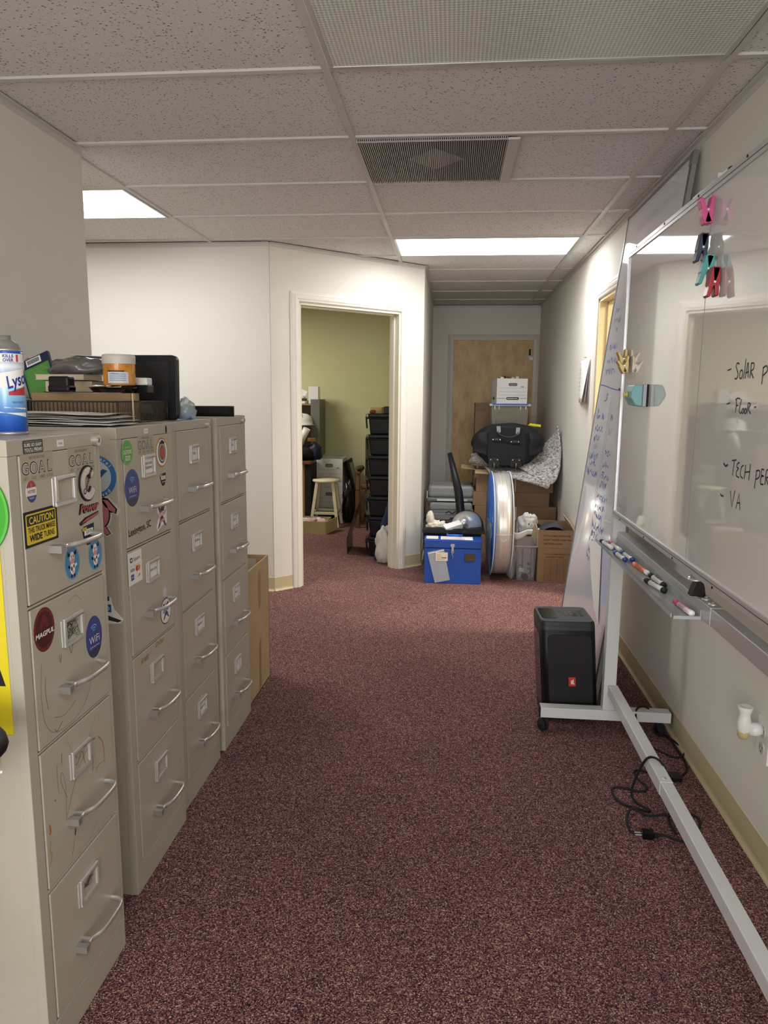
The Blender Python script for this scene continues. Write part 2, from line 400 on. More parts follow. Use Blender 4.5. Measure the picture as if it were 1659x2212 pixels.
# angled wall with a doorway
S0, S1 = .225, 1.145
def wpt(s_, z, d=0): p = P0+DW*s_-NW*d; return (p.x, p.y, z)
def wseg(mb, s0, s1, z0, z1, d0, d1, m):
    V = [wpt(s0, z0, d0), wpt(s1, z0, d0), wpt(s1, z0, d1), wpt(s0, z0, d1), wpt(s0, z1, d0), wpt(s1, z1, d0), wpt(s1, z1, d1), wpt(s0, z1, d1)]
    return mb.add(V, [(3, 2, 1, 0), (4, 5, 6, 7), (0, 1, 5, 4), (1, 2, 6, 5), (2, 3, 7, 6), (3, 0, 4, 7)], m)
aw = MB()
wseg(aw, 0, S0, 0, H, 0, .06, WALL); wseg(aw, S1, LW, 0, H, 0, .06, WALL); wseg(aw, S0, S1, DH, H, 0, .06, WALL)
wseg(aw, -.02, S0, 0, H, .06, .11, WALLG); wseg(aw, S1, LW-.05, 0, H, .06, .11, WALLG); wseg(aw, S0, S1, DH, H, .06, .11, WALLG)
struct(aw, 'wall_angled')
# left near wall, its return, and the closing walls
lw = MB(); lw.box((XL-T, YBK, 0), (XL, YL, H), WALL); struct(lw, 'wall_left')
struct(MB().box((XFL, YL-T, 0), (XL-T, YL, H), WALL), 'wall_return')
struct(MB().box((XFL-T, YL-T, 0), (XFL, YE+T, H), WALL), 'wall_far_left')
struct(MB().box((XL-T, YBK-T, 0), (XR+T, YBK, H), WALL), 'wall_behind')
sr = MB(); sr.box((XRR, 2.5, 0), (XRR+T, 6.6, H), WALLY).box((XR+T, 6.5, 0), (XRR, 6.6, H), WALLY).box((XR+T, 2.5, 0), (XRR, 2.6, H), WALLY); struct(sr, 'wall_side_room')
struct(MB().box((XR+T+.0005, 2.6, 0), (XR+T+.003, DY0, H), WALLY).box((XR+T+.0005, DY1, 0), (XR+T+.003, 6.5, H), WALLY), 'wall_side_inner')

# coved rubber baseboards
def cove(name, pts, n_side):
    mb = MB()
    for (x0, y0), (x1, y1), n in zip(pts[:-1], pts[1:], n_side):
        n = Vector((n[0], n[1], 0)).normalized(); prof = [(0, 0), (.014, 0), (.012, .004), (.006, .010), (.0035, .018), (.003, .098), (0, .1)]
        a = Vector((x0, y0, 0)); b = Vector((x1, y1, 0)); k = len(prof)
        V = [p+n*d+Z_*z for p in (a, b) for d, z in prof]
        mb.add(V, [(i, (i+1) % k, k+(i+1) % k, k+i) for i in range(k)]+[tuple(range(k)), tuple(range(2*k-1, k-1, -1))], COVE)
    return struct(mb, name)
cove('baseboard_right', [(XR, YBK), (XR, DY0-.075)], [(-1, 0)])
cove('baseboard_right_far', [(XR, DY1+.075), (XR, YE)], [(-1, 0)])
cove('baseboard_back', [(XFL, YB), (P0.x, YB)], [(0, -1)])
p_ = P0+DW*(S0-.075); cove('baseboard_angled', [(P0.x, P0.y), (p_.x, p_.y)], [(NW.x, NW.y)])
p_ = P0+DW*(S1+.06); cove('baseboard_angled_far', [(p_.x, p_.y), (P1.x, P1.y)], [(NW.x, NW.y)])
cove('baseboard_corridor', [(XCL, 5.905), (XCL, YE)], [(1, 0)])
cove('baseboard_end', [(XCL, YE), (-.08, YE)], [(0, -1)])
cove('baseboard_left', [(XL, YBK), (XL, YL)], [(1, 0)])
# moulded casings (profile across the width: d = how far it stands out)
PROF = [(0, .009), (.006, .014), (.016, .0145), (.022, .018), (.034, .019), (.044, .0135), (.05, .015), (.062, .011), (.07, .006)]
def casing(mb, M, w_, h_, m, wd=.07):
    """M: frame whose origin is the opening's foot, r across, u up, n out of the wall"""
    k = wd/.07
    def sweep(line):       # line: list of (inner corner point, outward dir2d)
        mb.at(M)
        for (p, dp), (q, dq) in zip(line[:-1], line[1:]):
            V = []
            for pt, d in ((p, dp), (q, dq)):
                V += [(pt[0]+d[0]*t*k, pt[1]+d[1]*t*k, n) for t, n in PROF] + [(pt[0]+d[0]*.07*k, pt[1]+d[1]*.07*k, 0), (pt[0], pt[1], 0)]
            N = len(PROF)+2
            mb.add(V, [(i, (i+1) % N, N+(i+1) % N, N+i) for i in range(N)], m)
    sweep([((0, 0), (-1, 0)), ((0, h_), (-1, 1)), ((w_, h_), (1, 1)), ((w_, 0), (1, 0))])
def jamb(mb, M, w_, h_, depth, m, stop=True):
    mb.at(M); t = .018
    mb.box((0, 0, -depth), (t, h_, 0), m).box((w_-t, 0, -depth), (w_, h_, 0), m).box((0, h_-t, -depth), (w_, h_, 0), m)
    if stop:
        s0, s1 = -depth*.68, -depth*.42
        mb.box((t, 0, s0), (t+.012, h_-t, s1), m).box((w_-t-.012, 0, s0), (w_-t, h_-t, s1), m).box((t, h_-t-.012, s0), (w_-t, h_-t, s1), m)
# doorway in the angled wall
M = frame(wpt(S0, 0, 0), DW, Z_)
o = MB(); casing(o, M, S1-S0, DH, TRIM); d1 = struct(o, 'trim_3')
o = MB(); jamb(o, M, S1-S0, DH, .115, JAMB)
struct(o, 'door_1')
sp = MB().at(M); q = S1-S0-.018; sp.box((q-.002, .88, -.088), (q+.0005, .96, -.056), sol('a89b78', .35, 1)); sp.box((q-.003, .9, -.078), (q-.001, .94, -.066), DARK)
s_ = sp.build('strike_plate', parent=bpy.data.objects['door_1']); s_['label'] = 'small brass strike plate'
# doorway in the right wall
M = frame((XR, DY1, 0), (0, -1, 0), Z_)
o = MB(); casing(o, M, DY1-DY0, DH, TRIM, .075); struct(o, 'trim_4')
o = MB(); jamb(o, M, DY1-DY0, DH, .125, mat('jamb_cream', 'e2d3aa', .4)); struct(o, 'door_2')
# end door
M = frame((0.0, YE, 0), (1, 0, 0), Z_)
o = MB(); casing(o, M, .885, 2.015, mat('trim_dull', 'cfcabb', .42), .066); struct(o, 'trim_5')
o = MB(); o.box((0, YE-.012, 0.01), (.885, YE-.001, 2.012), VENEER)
struct(o, 'door_3')
# panel seams on the back wall
o = MB(); o.box((P0.x-.002, YB-.0012, 0), (P0.x+.0005, YB, H), sol('a39c8c')); struct(o, 'trim_6')

# ---------------------------------------------------------------- ceiling fittings
LENS_ON = mat('lens_lit', 'ffffff', .4, emis=LIT_COL, es=LIT)
m, nt, b, ob = base('lens_unlit')
def wavex(vec, axis, sc_):
    wv = nt.nodes.new('ShaderNodeTexWave'); wv.bands_direction = axis; wv.inputs['Scale'].default_value = sc_; nt.links.new(vec, wv.inputs['Vector']); return wv.outputs['Fac']
pr = mix(nt, .5, ramp(nt, wavex(ob, 'X', 26), [(0, (0, 0, 0)), (1, (1, 1, 1))]).outputs[0], ramp(nt, wavex(ob, 'Y', 26), [(0, (0, 0, 0)), (1, (1, 1, 1))]).outputs[0])
cc = nt.nodes.new('ShaderNodeSeparateColor'); nt.links.new(pr, cc.inputs[0])
nt.links.new(ramp(nt, cc.outputs[0], [(.2, lin('b9bab2')), (.8, lin('f0f1ea'))]).outputs[0], b.inputs['Base Color']); b.inputs['Roughness'].default_value = .3
bp = nt.nodes.new('ShaderNodeBump'); bp.inputs['Strength'].default_value = .5; bp.inputs['Distance'].default_value = .002; nt.links.new(cc.outputs[0], bp.inputs['Height']); nt.links.new(bp.outputs[0], b.inputs['Normal'])
LENS_OFF = m
def troffer(x0, y0, label, lens, frame_m):
    t = thing('ceiling_light', label, 'ceiling light', (x0, y0, H-.006))
    w_, d_ = TX-2*W_, TY-2*W_; f = .016
    mb = MB(); a = .0
    mb.box((0, 0, 0), (w_, f, .010), frame_m).box((0, d_-f, 0), (w_, d_, .010), frame_m).box((0, f, 0), (f, d_-f, .010), frame_m).box((w_-f, f, 0), (w_, d_-f, .010), frame_m)
    mb.build('light_frame', t, bevel=.002)
    MB().box((f, f, .003), (w_-f, d_-f, .007), lens).build('lens', t)
    return t
FRM = mat('troffer_frame', 'c2c2be', .3, .3)
troffer(GX+W_, GY+4*TY+W_, 'bright white rectangular ceiling light just in front of the corridor', LENS_ON, FRM)
troffer(GX-2*TX+W_, GY+2*TY+W_, 'bright white ceiling light partly hidden by the grey left wall', LENS_ON, FRM)
troffer(GX+W_, GY-1*TY+W_, 'unlit grey prismatic ceiling light nearest the camera', LENS_OFF, FRM)
# return air grille with a blanking cone behind it
v = thing('ceiling_vent', 'grey slatted air vent set in the ceiling tiles with a diamond behind its bars', 'air vent', (GX+W_, GY+TY+W_, H-.004))
VW = .60; VD = TY-2*W_
VM = mat('vent_bars', 'c6c4bf', .4, .2)
mb = MB(); mb.box((VW, 0, -.002), (VW+.045, VD, .006), GRID); mb.build('side_strip', v)
sl = MB()
for i in range(72):
    x = .004+i*(VW-.008)/71
    sl.box((x-.0014, .0, -.001), (x+.0014, VD, .011), VM)
for y in (.0, VD-.006): sl.box((0, y, -.0015), (VW, y+.006, .003), VM)
sl.build('grille', v)
cn = MB(); cx, cy = VW/2+.01, VD*.46
cn.add([(cx-.12, cy, .0125), (cx, cy-.14, .0125), (cx+.12, cy, .0125), (cx, cy+.14, .0125), (cx, cy, .0105)], [(0, 1, 4), (1, 2, 4), (2, 3, 4), (3, 0, 4)], sol('d8d6d2'))
cn.build('deflector', v)
MB().box((0, 0, .0135), (VW, VD, .0145), sol('6b6966')).build('backing', v)
v.location.z = H-.012

# ---------------------------------------------------------------- filing cabinets
def sm(P, n=6):
    P = [Vector((*p, 0)[:3]) if len(p) == 2 else Vector(p) for p in P]
    if len(P) < 3: return P
    Q = []
    for i in range(len(P)-1):
        a = P[max(i-1, 0)]; b_ = P[i]; c = P[i+1]; d = P[min(i+2, len(P)-1)]
        for k in range(n):
            t = k/n; Q.append(.5*((2*b_)+(c-a)*t+(2*a-5*b_+4*c-d)*t*t+(3*b_-a-3*c+d)*t**3))
    Q.append(P[-1]); return Q
ZT = [1.275, .977, .68, .375]; ZB = [.985, .687, .385, .085]; CW = .37; CH = 1.305
FR = frame((.0007, 0, 0), Y_, Z_)
def card_mesh(p, x0, z0, words, col=None, seed=0):
    mb = MB().at(FR); mb.rect(x0, z0, x0+.058, z0+.042, .0018, col or PAPER)
    rnd = random.Random(seed)
    for i, wd in enumerate(words): mb.text(wd, x0+.029, z0+.029-i*.012-(0 if len(words) > 1 else .006), .0095, INK, .0026, width=min(.05, .0065*len(wd)), shear=.25)
    o = mb.build('label_card', p); return o
def cabinet(label, loc, cards, lock='round', CW=.37):
    t = thing('filing_cabinet', label, 'filing cabinet', loc, 0, 'beige four drawer filing cabinets along the left wall')
    D = -.69
    b_ = MB()
    b_.box((D, 0, .0), (-.02, CW, CH), BEIGE)
    b_.box((-.02, 0, 0), (0, .031, CH-.03), BEIGE).box((-.02, min(.335, CW-.014), 0), (0, CW, CH-.03), BEIGE)
    b_.box((-.02, 0, CH-.03), (.0006, CW, CH), BEIGE).box((-.02, .031, 0), (0, .335, .081), BEIGE)
    for zt, zb in zip(ZT[1:], ZB[:-1]): b_.box((-.02, .031, zt+.0015), (0, .335, zb-.0015), BEIGE)
    b_.build('cabinet_body', t, bevel=.0015)
    MB().box((-.0195, .032, .082), (-.014, .334, CH-.031), DARK).build('drawer_gap', t)
    drs = []
    for k, (zt, zb) in enumerate(zip(ZT, ZB)):
        d = MB().box((-.014, .0345, zb+.001), (.0018, .3315 if CW > .36 else .3305, zt-.001), BEIGE).build('drawer', t, bevel=.0018); drs.append(d)
        zc = zt-.082
        h = MB().at(FR); x0, x1, z0, z1, f = .143, .222, zc-.031, zc+.031, .0085
        for q in ((x0, z0, x1, z0+f), (x0, z1-f, x1, z1), (x0, z0+f, x0+f, z1-f), (x1-f, z0+f, x1, z1-f)): h.rect(*q, .0013, HOLD, .0065)
        h.rect(x0-.007, z0+.002, x0-.001, z1-.002, .0012, HOLD, .003)
        h.build('label_holder', d, bevel=.0012)
        if cards[k]: card_mesh(d, .153, zc-.021, *cards[k] if isinstance(cards[k], tuple) else (cards[k],))
        zh = zt-.192
        hb = MB(); P = sm([(.001, .283, zh), (.022, .281, zh), (.033, .272, zh), (.038, .25, zh), (.038, .2, zh), (.034, .172, zh), (.026, .158, zh-.001), (.022, .146, zh-.001), (.024, .134, zh-.001)], 5)
        hb.tube(P, .0036, CHROME, 10, ry=1.7); hb.box((.001, .14, zh-.005), (.022, .147, zh+.005), CHROME)
        hb.box((.001, .114, zh-.010), (.028, .128, zh+.005), STEEL)
        hb.build('handle', d)
    lk = MB().at(FR)
    if lock == 'round': lk.disc((.322, 1.287), .012, .012, 0, .012, CHROME).disc((.322, 1.287), .006, .006, .012, .0135, STEEL).rect(.3213, 1.283, .3227, 1.291, .0135, DARK)
    else: lk.disc((.322, 1.287), .005, .011, .0006, .0009, DARK)
    lk.build('lock', t)
    return t, drs
def on(d, name, label=None):
    mb = MB().at(frame((.0019, 0, 0), Y_, Z_)); return mb
def done(mb, name, d, label=None):
    o_ = mb.build(name, d)
    if label: o_['label'] = label
    return o_
c1, dr1 = cabinet('nearest beige filing cabinet, its top drawers covered in stickers and pen scribbles', (-.80, 1.238, 0), [None, None, None, None], CW=.349)
c2, dr2 = cabinet('second beige filing cabinet, with two cards in its top drawers and an oval badge sticker', (-.845, 1.766, 0), [(['Tools trucks', 'equipment'],), (['Front- Line'],), None, None], 'slot')
c3, dr3 = cabinet('third beige filing cabinet, plain, between the one with an oval badge sticker and the farthest', (-.865, 2.185, 0), [(['Misc'],), (['Al-Plan'],), (['Hanford'],), (['Reports'],)])
c4, dr4 = cabinet('farthest beige filing cabinet, next to the tall cardboard box', (-.862, 2.607, 0), [(['Misc'],), (['W.O.R'],), (['Micah'],), (['A-Z'],)])

DKG = sol('3f403d', .5); OLIVE = sol('a9a28c', .5)
# top rail stickers of cabinet 1
s = MB().at(frame((.0008, 0, 0), Y_, Z_)); s.prism(rrect(.05, 1.2765, .117, 1.3015, .003), 0, .0006, DKG)
s.text('SUBS SO EASY', .0835, 1.2925, .0062, PAPER, .0008, width=.06, bold=.02).text("YOU'LL FREAK!", .0835, 1.2835, .0062, PAPER, .0008, width=.06, bold=.02); s.rect(.054, 1.2785, .112, 1.279, .0006, PAPER2); s.rect(.054, 1.298, .112, 1.2985, .0006, PAPER2)
done(s, 'sticker', c1, 'dark grey sticker with white slogan')
for cab, y, h_ in ((c1, .182, 1.289), (c2, .18, 1.289)):
    s = MB().at(frame((.0008, 0, 0), Y_, Z_)); s.rect(y-.0125, h_-.0068, y+.0125, h_+.0068, 0, PAPER); s.text('Kraft', y, h_, .005, INK, .0006); done(s, 'name_tag', cab, 'small white name tag')
for cab in (c3, c4):
    s = MB().at(frame((.0008, 0, 0), Y_, Z_)); s.text('HON', .195, 1.289, .006, PAPER2, .0004, width=.03); done(s, 'maker_mark', cab)
def goal(d, y, z, w_, rot=0):
    s = on(d, 's'); hgt = w_*.48
    s.rect(y, z, y+w_, z+hgt, 0, OLIVE); 
    s.text('BEFORE BACKING', y+w_*.5, z+hgt*.86, w_*.05, GREYT, .0005, width=w_*.46)
    for i, (a, b2) in enumerate(zip('GOAL', ('GET', 'OUT', 'AND', 'LOOK'))):
        xx = y+w_*(.13+.25*i)
        s.text(a, xx, z+hgt*.5, w_*.2, DKG, .0005, bold=.035).text(a, xx, z+hgt*.5, w_*.185, PAPER2, .0008, bold=-.012)
        s.text('.', xx+w_*.1, z+hgt*.34, w_*.03, GREYT, .0005); s.text(b2, xx, z+hgt*.14, w_*.05, GREYT, .0005)
    done(s, 'sticker', d, 'clear sticker lettered before backing get out and look')
goal(dr1[0], .036, 1.222, .112); goal(dr1[0], .205, 1.222, .112); goal(dr2[0], .118, 1.226, .108)
# voted sticker
s = on(0, ''); c = (.066, 1.204); s.disc(c, .0175, .021, 0, .0005, sol('e3dfdb')); 
def cap(s_, c, rx, ry, m, a0, a1, n, k=14): s_.prism([(c[0]+rx*math.cos(a0+(a1-a0)*i/k), c[1]+ry*math.sin(a0+(a1-a0)*i/k)) for i in range(k+1)], n, n+.0002, m)
cap(s, c, .0175, .021, sol('a8434a'), .38, PI-.38, .0005); cap(s, c, .0175, .021, sol('32407e'), PI+.4, 2*PI-.4, .0005)
s.text('I', c[0], c[1]+.0125, .006, PAPER, .0009).text('VOTED', c[0], c[1], .006, sol('a8434a'), .0009, width=.026, bold=.02).text('TODAY', c[0], c[1]-.0125, .0035, PAPER, .0009, width=.018)
done(s, 'sticker', dr1[0], 'small oval red white and blue voting sticker')
# caution sticker
s = on(0, ''); y0, y1, z0, z1 = .034, .15, 1.098, 1.167; s.rect(y0, z0, y1, z1, 0, INK, .0008); s.prism(rrect(y0+.006, z0+.005, y1-.006, z1-.005, .004), .0008, .0010, sol('dcbf35'))
s.rect(y0+.009, z1-.028, y1-.009, z1-.008, .0010, sol('26262a'))
s.text('CAUTION', (y0+y1)/2, z1-.018, .0135, sol('e3c63c'), .0016, width=.084, bold=.02).text('THIS TRUCK MAKES', (y0+y1)/2, z0+.0325, .0105, INK, .0016, width=.094, bold=.015).text('WIDE', y0+.036, z0+.017, .0125, INK, .0016, width=.044, bold=.035).text('TURNS', y0+.082, z0+.017, .0115, INK, .0016, width=.038, bold=.01)
done(s, 'sticker', dr1[0], 'yellow and black caution sticker')
# silver C emblem and red Power emblem
s = on(0, ''); c = (.278, 1.195)
s.ring(c, .036, .012, 0, .003, INK, ry=.04, riy=.016, a0=.55, a1=2*PI-.45); s.ring(c, .032, .016, .003, .005, CHROME, ry=.036, riy=.02, a0=.62, a1=2*PI-.5)
s.text('Cummins', c[0]-.004, c[1]+.006, .011, INK, .0055, width=.066, rot=.98, bold=.03); done(s, 'emblem', dr1[0], 'raised chrome letter C emblem')
s = on(0, ''); s.text('Power', .281, 1.142, .02, INK, .0004, width=.09, shear=.3, bold=.06).text('Power', .281, 1.142, .018, sol('b04a4d', .35), .003, width=.084, shear=.3, bold=.02)
s.prism([(.236, 1.112), (.262, 1.121), (.322, 1.127), (.32, 1.12), (.262, 1.11), (.24, 1.106)], 0, .0015, INK); s.prism([(.243, 1.111), (.264, 1.118), (.32, 1.125), (.318, 1.121), (.264, 1.1125)], .0015, .0028, sol('b04a4d', .35)); done(s, 'emblem', dr1[0], 'raised red Power emblem')
def shield(d, y, z, w_):
    s = on(0, ''); s.prism([(y-w_/2, z+w_*.28), (y-w_*.3, z+w_*.36), (y+w_/2, z+w_*.4), (y+w_*.46, z-w_*.1), (y+w_*.2, z-w_*.42), (y-w_*.12, z-w_*.44), (y-w_*.34, z-w_*.2)], 0, .0004, INK)
    s.rect(y-w_*.3, z-w_*.02, y+w_*.4, z+w_*.22, .0004, PAPER); s.rect(y-w_*.46, z+w_*.18, y-w_*.1, z+w_*.32, .0006, sol('b3a443'))
    s.text('VFD', y+w_*.06, z+w_*.1, w_*.16, DKG, .0009, width=w_*.5); s.rect(y-w_*.2, z-w_*.2, y+w_*.36, z-w_*.15, .0004, PAPER2); done(s, 'sticker', d, 'small black and white shield sticker')
shield(dr1[0], .272, 1.082, .055); shield(dr2[0], .282, 1.143, .045)
def cow(d, y, z):
    s = on(0, ''); s.disc((y, z), .031, .036, 0, .0004, sol('4a86ad')); s.ring((y, z), .031, .0285, .0004, .0006, sol('5f9cc0'), ry=.036, riy=.0335)
    s.disc((y, z+.011), .0095, .013, .0004, .0007, PAPER, 16); s.disc((y, z-.012), .0095, .014, .0004, .0007, PAPER, 16); s.disc((y, z+.004), .008, .006, .0007, .0009, sol('d98f96'), 16)
    for q in (-1, 1):
        s.prism([(y+q*.007, z+.02), (y+q*.017, z+.026), (y+q*.018, z+.016), (y+q*.009, z+.015)], .0004, .0007, INK); s.disc((y+q*.004, z+.014), .0014, .0035, .0009, .001, INK, 8)
        s.prism([(y+q*.008, z-.006), (y+q*.017, z-.002), (y+q*.018, z-.008), (y+q*.009, z-.012)], .0004, .0007, PAPER if q > 0 else INK); s.prism([(y+q*.002, z-.024), (y+q*.008, z-.024), (y+q*.009, z-.031), (y+q*.002, z-.031)], .0004, .0007, INK)
    s.disc((y-.004, z-.012), .003, .005, .0007, .0009, INK, 10); s.disc((y+.005, z-.008), .0025, .004, .0007, .0009, INK, 10); s.disc((y, z-.019), .003, .0025, .0007, .0009, sol('d98f96'), 10)
    done(s, 'sticker', d, 'oval blue sticker with a cartoon cow')
cow(dr1[0], .198, 1.034); cow(dr1[0], .298, 1.031)
def wifi(d, y, z, rx=.0365, ry=.0485):
    s = on(0, ''); s.disc((y, z), rx, ry, 0, .0004, sol('3c4688')); cap(s, (y, z), rx*.99, ry*.99, sol('33364e'), PI+.62, 2*PI-.62, .0004)
    for i, r in enumerate((.006, .012, .018)): s.ring((y, z+.012), r, r-.003, .0005, .0008, sol('6f9ccf'), 14, a0=.75, a1=PI-.75)
    s.text('WiFi', y, z-.005, .017, PAPER, .0009, width=.046, bold=-.005).text('@ Overdrive Center', y, z-.0215, .0035, PAPER, .0009, width=.042); done(s, 'sticker', d, 'round dark blue wifi sticker')
wifi(dr1[1], .272, .845); wifi(dr2[0], .075, 1.143, .045, .05)
s = on(0, ''); c = (.078, .926); s.disc(c, .037, .045, 0, .0004, sol('6e2025')); s.disc(c, .03, .037, .0004, .0006, sol('481518')); 
s.prism([(c[0]-.018, c[1]+.004), (c[0]-.004, c[1]+.03), (c[0]+.004, c[1]+.03), (c[0]+.018, c[1]+.004), (c[0]+.008, c[1]+.002), (c[0], c[1]+.014), (c[0]-.008, c[1]+.002)], .0006, .0008, sol('6e2025'))
s.rect(c[0]-.03, c[1]-.014, c[0]+.03, c[1]-.001, .0006, sol('481518')); s.text('MAGPUL', c[0], c[1]-.0075, .0095, PAPER, .0012, width=.066, shear=.15, bold=.03); done(s, 'sticker', dr1[1], 'round dark red sticker with white lettering')
# pen scribbles on drawers 2 to 4 of the first cabinet
def marks(d, L, label=None):
    s = on(0, '')
    for P, w_, m_ in L: s.stroke(sm(P, 5), w_, m_, .0003)
    done(s, 'pen_scribble', d, label)
FINE = sol('7b6f60'); BRN = sol('8a5a36'); ORG = sol('b5713f')
marks(dr1[1], [([(.06, .86), (.052, .80), (.058, .74), (.085, .705), (.13, .695), (.19, .70), (.235, .73), (.262, .79), (.27, .86)], .0009, FINE), ([(.17, .952), (.2, .962), (.226, .945)], .001, FINE), ([(.07, .83), (.068, .79), (.073, .76)], .0012, FINE), ([(.125, .855), (.128, .838), (.134, .853)], .0012, DKG), ([(.165, .862), (.172, .842), (.18, .86)], .0012, DKG), ([(.09, .735), (.13, .722), (.18, .735)], .0009, FINE), ([(.205, .895), (.213, .875), (.22, .893)], .0011, FINE), ([(.09, .71), (.1, .70), (.12, .712)], .001, DKG)], 'faint pencil scribble')
s = on(0, '')
rn = random.Random(5)
for i in range(13): s.stroke(sm([(.156+rn.random()*.052, .875+rn.random()*.038) for _ in range(4)], 5), .0009, DKG, .0004)
done(s, 'pen_scribble', dr1[1])
marks(dr1[2], [([(.09, .63), (.088, .59), (.092, .565)], .001, FINE), ([(.11, .645), (.108, .62)], .0012, DKG), ([(.12, .54), (.105, .575), (.1, .60), (.11, .60), (.117, .56), (.112, .50)], .001, FINE), ([(.11, .49), (.15, .55), (.19, .59), (.22, .605)], .0011, BRN), ([(.235, .615), (.25, .61)], .0035, ORG), ([(.265, .608), (.285, .58), (.288, .535)], .0022, ORG), ([(.288, .535), (.26, .54), (.245, .53)], .001, BRN), ([(.225, .60), (.235, .57), (.232, .54)], .0013, DKG), ([(.15, .625), (.165, .59), (.19, .61), (.2, .575)], .0015, BRN), ([(.049, .52), (.052, .505), (.048, .50)], .0055, ORG), ([(.05, .485), (.045, .465), (.051, .455), (.042, .435)], .0022, sol('b08a3c')), ([(.145, .453), (.142, .438)], .0035, INK), ([(.14, .432), (.125, .40)], .0012, BRN), ([(.075, .56), (.077, .558)], .003, INK), ([(.2, .39), (.24, .41)], .001, FINE), ([(.13, .668), (.18, .60), (.26, .66), (.27, .64)], .0007, FINE)], 'brown and orange crayon scribble')
s = on(0, '')
for i in range(7): s.stroke(sm([(.165+rn.random()*.038, .283+rn.random()*.02+i*.001) for _ in range(3)], 4), .0016, DKG, .0004)
done(s, 'pen_scribble', dr1[3])
# stickers of cabinet 2
s = on(0, ''); c = (.055, 1.238); s.disc(c, .034, .033, 0, .0004, sol('69a84f')); s.ring(c, .032, .031, .0004, .0006, sol('a9cf93'), ry=.031, riy=.0302)
s.text("YOU CAN'T", c[0], c[1]+.014, .0045, sol('cfe0c0'), .0009, width=.034).text('OUTGIVE', c[0], c[1]+.002, .0105, PAPER, .0009, width=.05, bold=.02).text('GOD', c[0], c[1]-.014, .0125, PAPER, .0009, width=.03, bold=.02); done(s, 'sticker', dr2[0], 'round green sticker')
s = on(0, ''); c = (.28, 1.222)
for kk, (rx, ry, m_) in enumerate(((.046, .046, sol('c9a75a', .3)), (.0425, .0425, sol('a45c3a')), (.039, .039, PAPER), (.027, .031, INK), (.023, .027, sol('b8b2a6')), (.019, .022, sol('7c4a35')), (.013, .015, sol('b5482f')))):
    n_ = .0004*(kk+1); s.disc(c, rx, ry, n_-.0004, n_, m_)
s.prism([(c[0]-.02, c[1]+.028), (c[0], c[1]+.037), (c[0]+.02, c[1]+.028), (c[0]+.012, c[1]+.025), (c[0]-.012, c[1]+.025)], .0028, .003, INK); done(s, 'sticker', dr2[0], 'large oval badge sticker in gold, white and black')
def crossed(d, y, z, k, band, name, lab, disc=False):
    s = on(0, '')
    if disc: s.disc((y, z), .040, .040, 0, .0004, INK); s.disc((y, z), .037, .037, .0004, .0006, PAPER)
    n_ = .0006 if disc else 0
    if not disc: s.prism([(y-k*.9, z+k*.9), (y-k*.1, z+k*.75), (y+k*.85, z+k*1.1), (y+k, z+k*.1), (y+k*.95, z-k*.7), (y+k*.1, z-k*.75), (y-k*.9, z-k*1.1), (y-k*1.05, z-k*.7), (y-k*.6, z)], 0, .0004, PAPER)
    for sg in (-1, 1): s.prism([(y-sg*k*.85, z-k*.95), (y-sg*k*.45, z-k*.8), (y+sg*k*.85, z+k*.9), (y+sg*k*.5, z+k*1.0)], n_+.0004, n_+.0007, sol('4a4e55'))
    s.prism([(y-k*.2, z+k*.5), (y+k*.05, z+k*.95), (y+k*.35, z+k*.55), (y+k*.05, z+k*.3)], n_+.0007, n_+.0009, sol('1d2433'))
    s.prism([(y-k*.8, z-k*.16), (y+k*.75, z+k*.08), (y+k*.8, z+k*.42), (y-k*.75, z+k*.2)], n_+.0009, n_+.0011, band); s.text(name, y, z+k*.13, k*.26, PAPER, n_+.0015, width=k*1.35, rot=.15, bold=.02)
    s.prism([(y-k*.4, z-k*.55), (y+k*.5, z-k*.4), (y+k*.5, z-k*.2), (y-k*.4, z-k*.35)], n_+.0009, n_+.0011, band); done(s, 'sticker', d, lab)
crossed(dr2[0], .262, 1.038, .038, sol('d98aa0'), 'PALMETTO', 'cut out sticker of crossed tools with a pink band')
crossed(dr2[1], .264, .748, .026, sol('3f5fa8'), 'PALMETTO', 'round white sticker of crossed tools with a blue band', True)
s = on(0, ''); s.text('Lexington, SC', .112, 1.028, .019, INK, .0003, width=.145, rot=.03, bold=.02); done(s, 'lettering', dr2[0], 'black vinyl town name')
s = on(0, ''); s.rect(.027, .884, .112, .972, 0, PAPER, .0004); s.prism(rrect(.04, .945, .054, .958, .003), .0004, .0006, INK); s.prism(rrect(.0435, .9485, .0505, .9545, .0015), .0006, .0008, PAPER); s.text('Square', .08, .952, .011, DKG, .0008, width=.042)
s.rect(.036, .934, .104, .9345, .0004, GREYT); s.text('VISA', .052, .924, .008, sol('2a3568'), .0008, width=.026, shear=.2, bold=.02); s.disc((.08, .923), .0085, .0085, .0004, .0006, sol('c4432f'), 18); s.disc((.092, .923), .0085, .0085, .0006, .0007, sol('d98a3a'), 18)
s.rect(.042, .896, .06, .912, .0004, sol('33508f')); s.text('AMEX', .051, .904, .004, PAPER, .0009, width=.014); s.prism([(.074, .898), (.098, .901), (.098, .914), (.074, .911)], .0004, .0006, sol('e9e1d6')); s.prism([(.08, .898), (.098, .9005), (.098, .907)], .0006, .0008, sol('c77a3a')); done(s, 'sticker', dr2[1], 'white card payment sticker')
s = on(0, ''); c = (.262, .808)
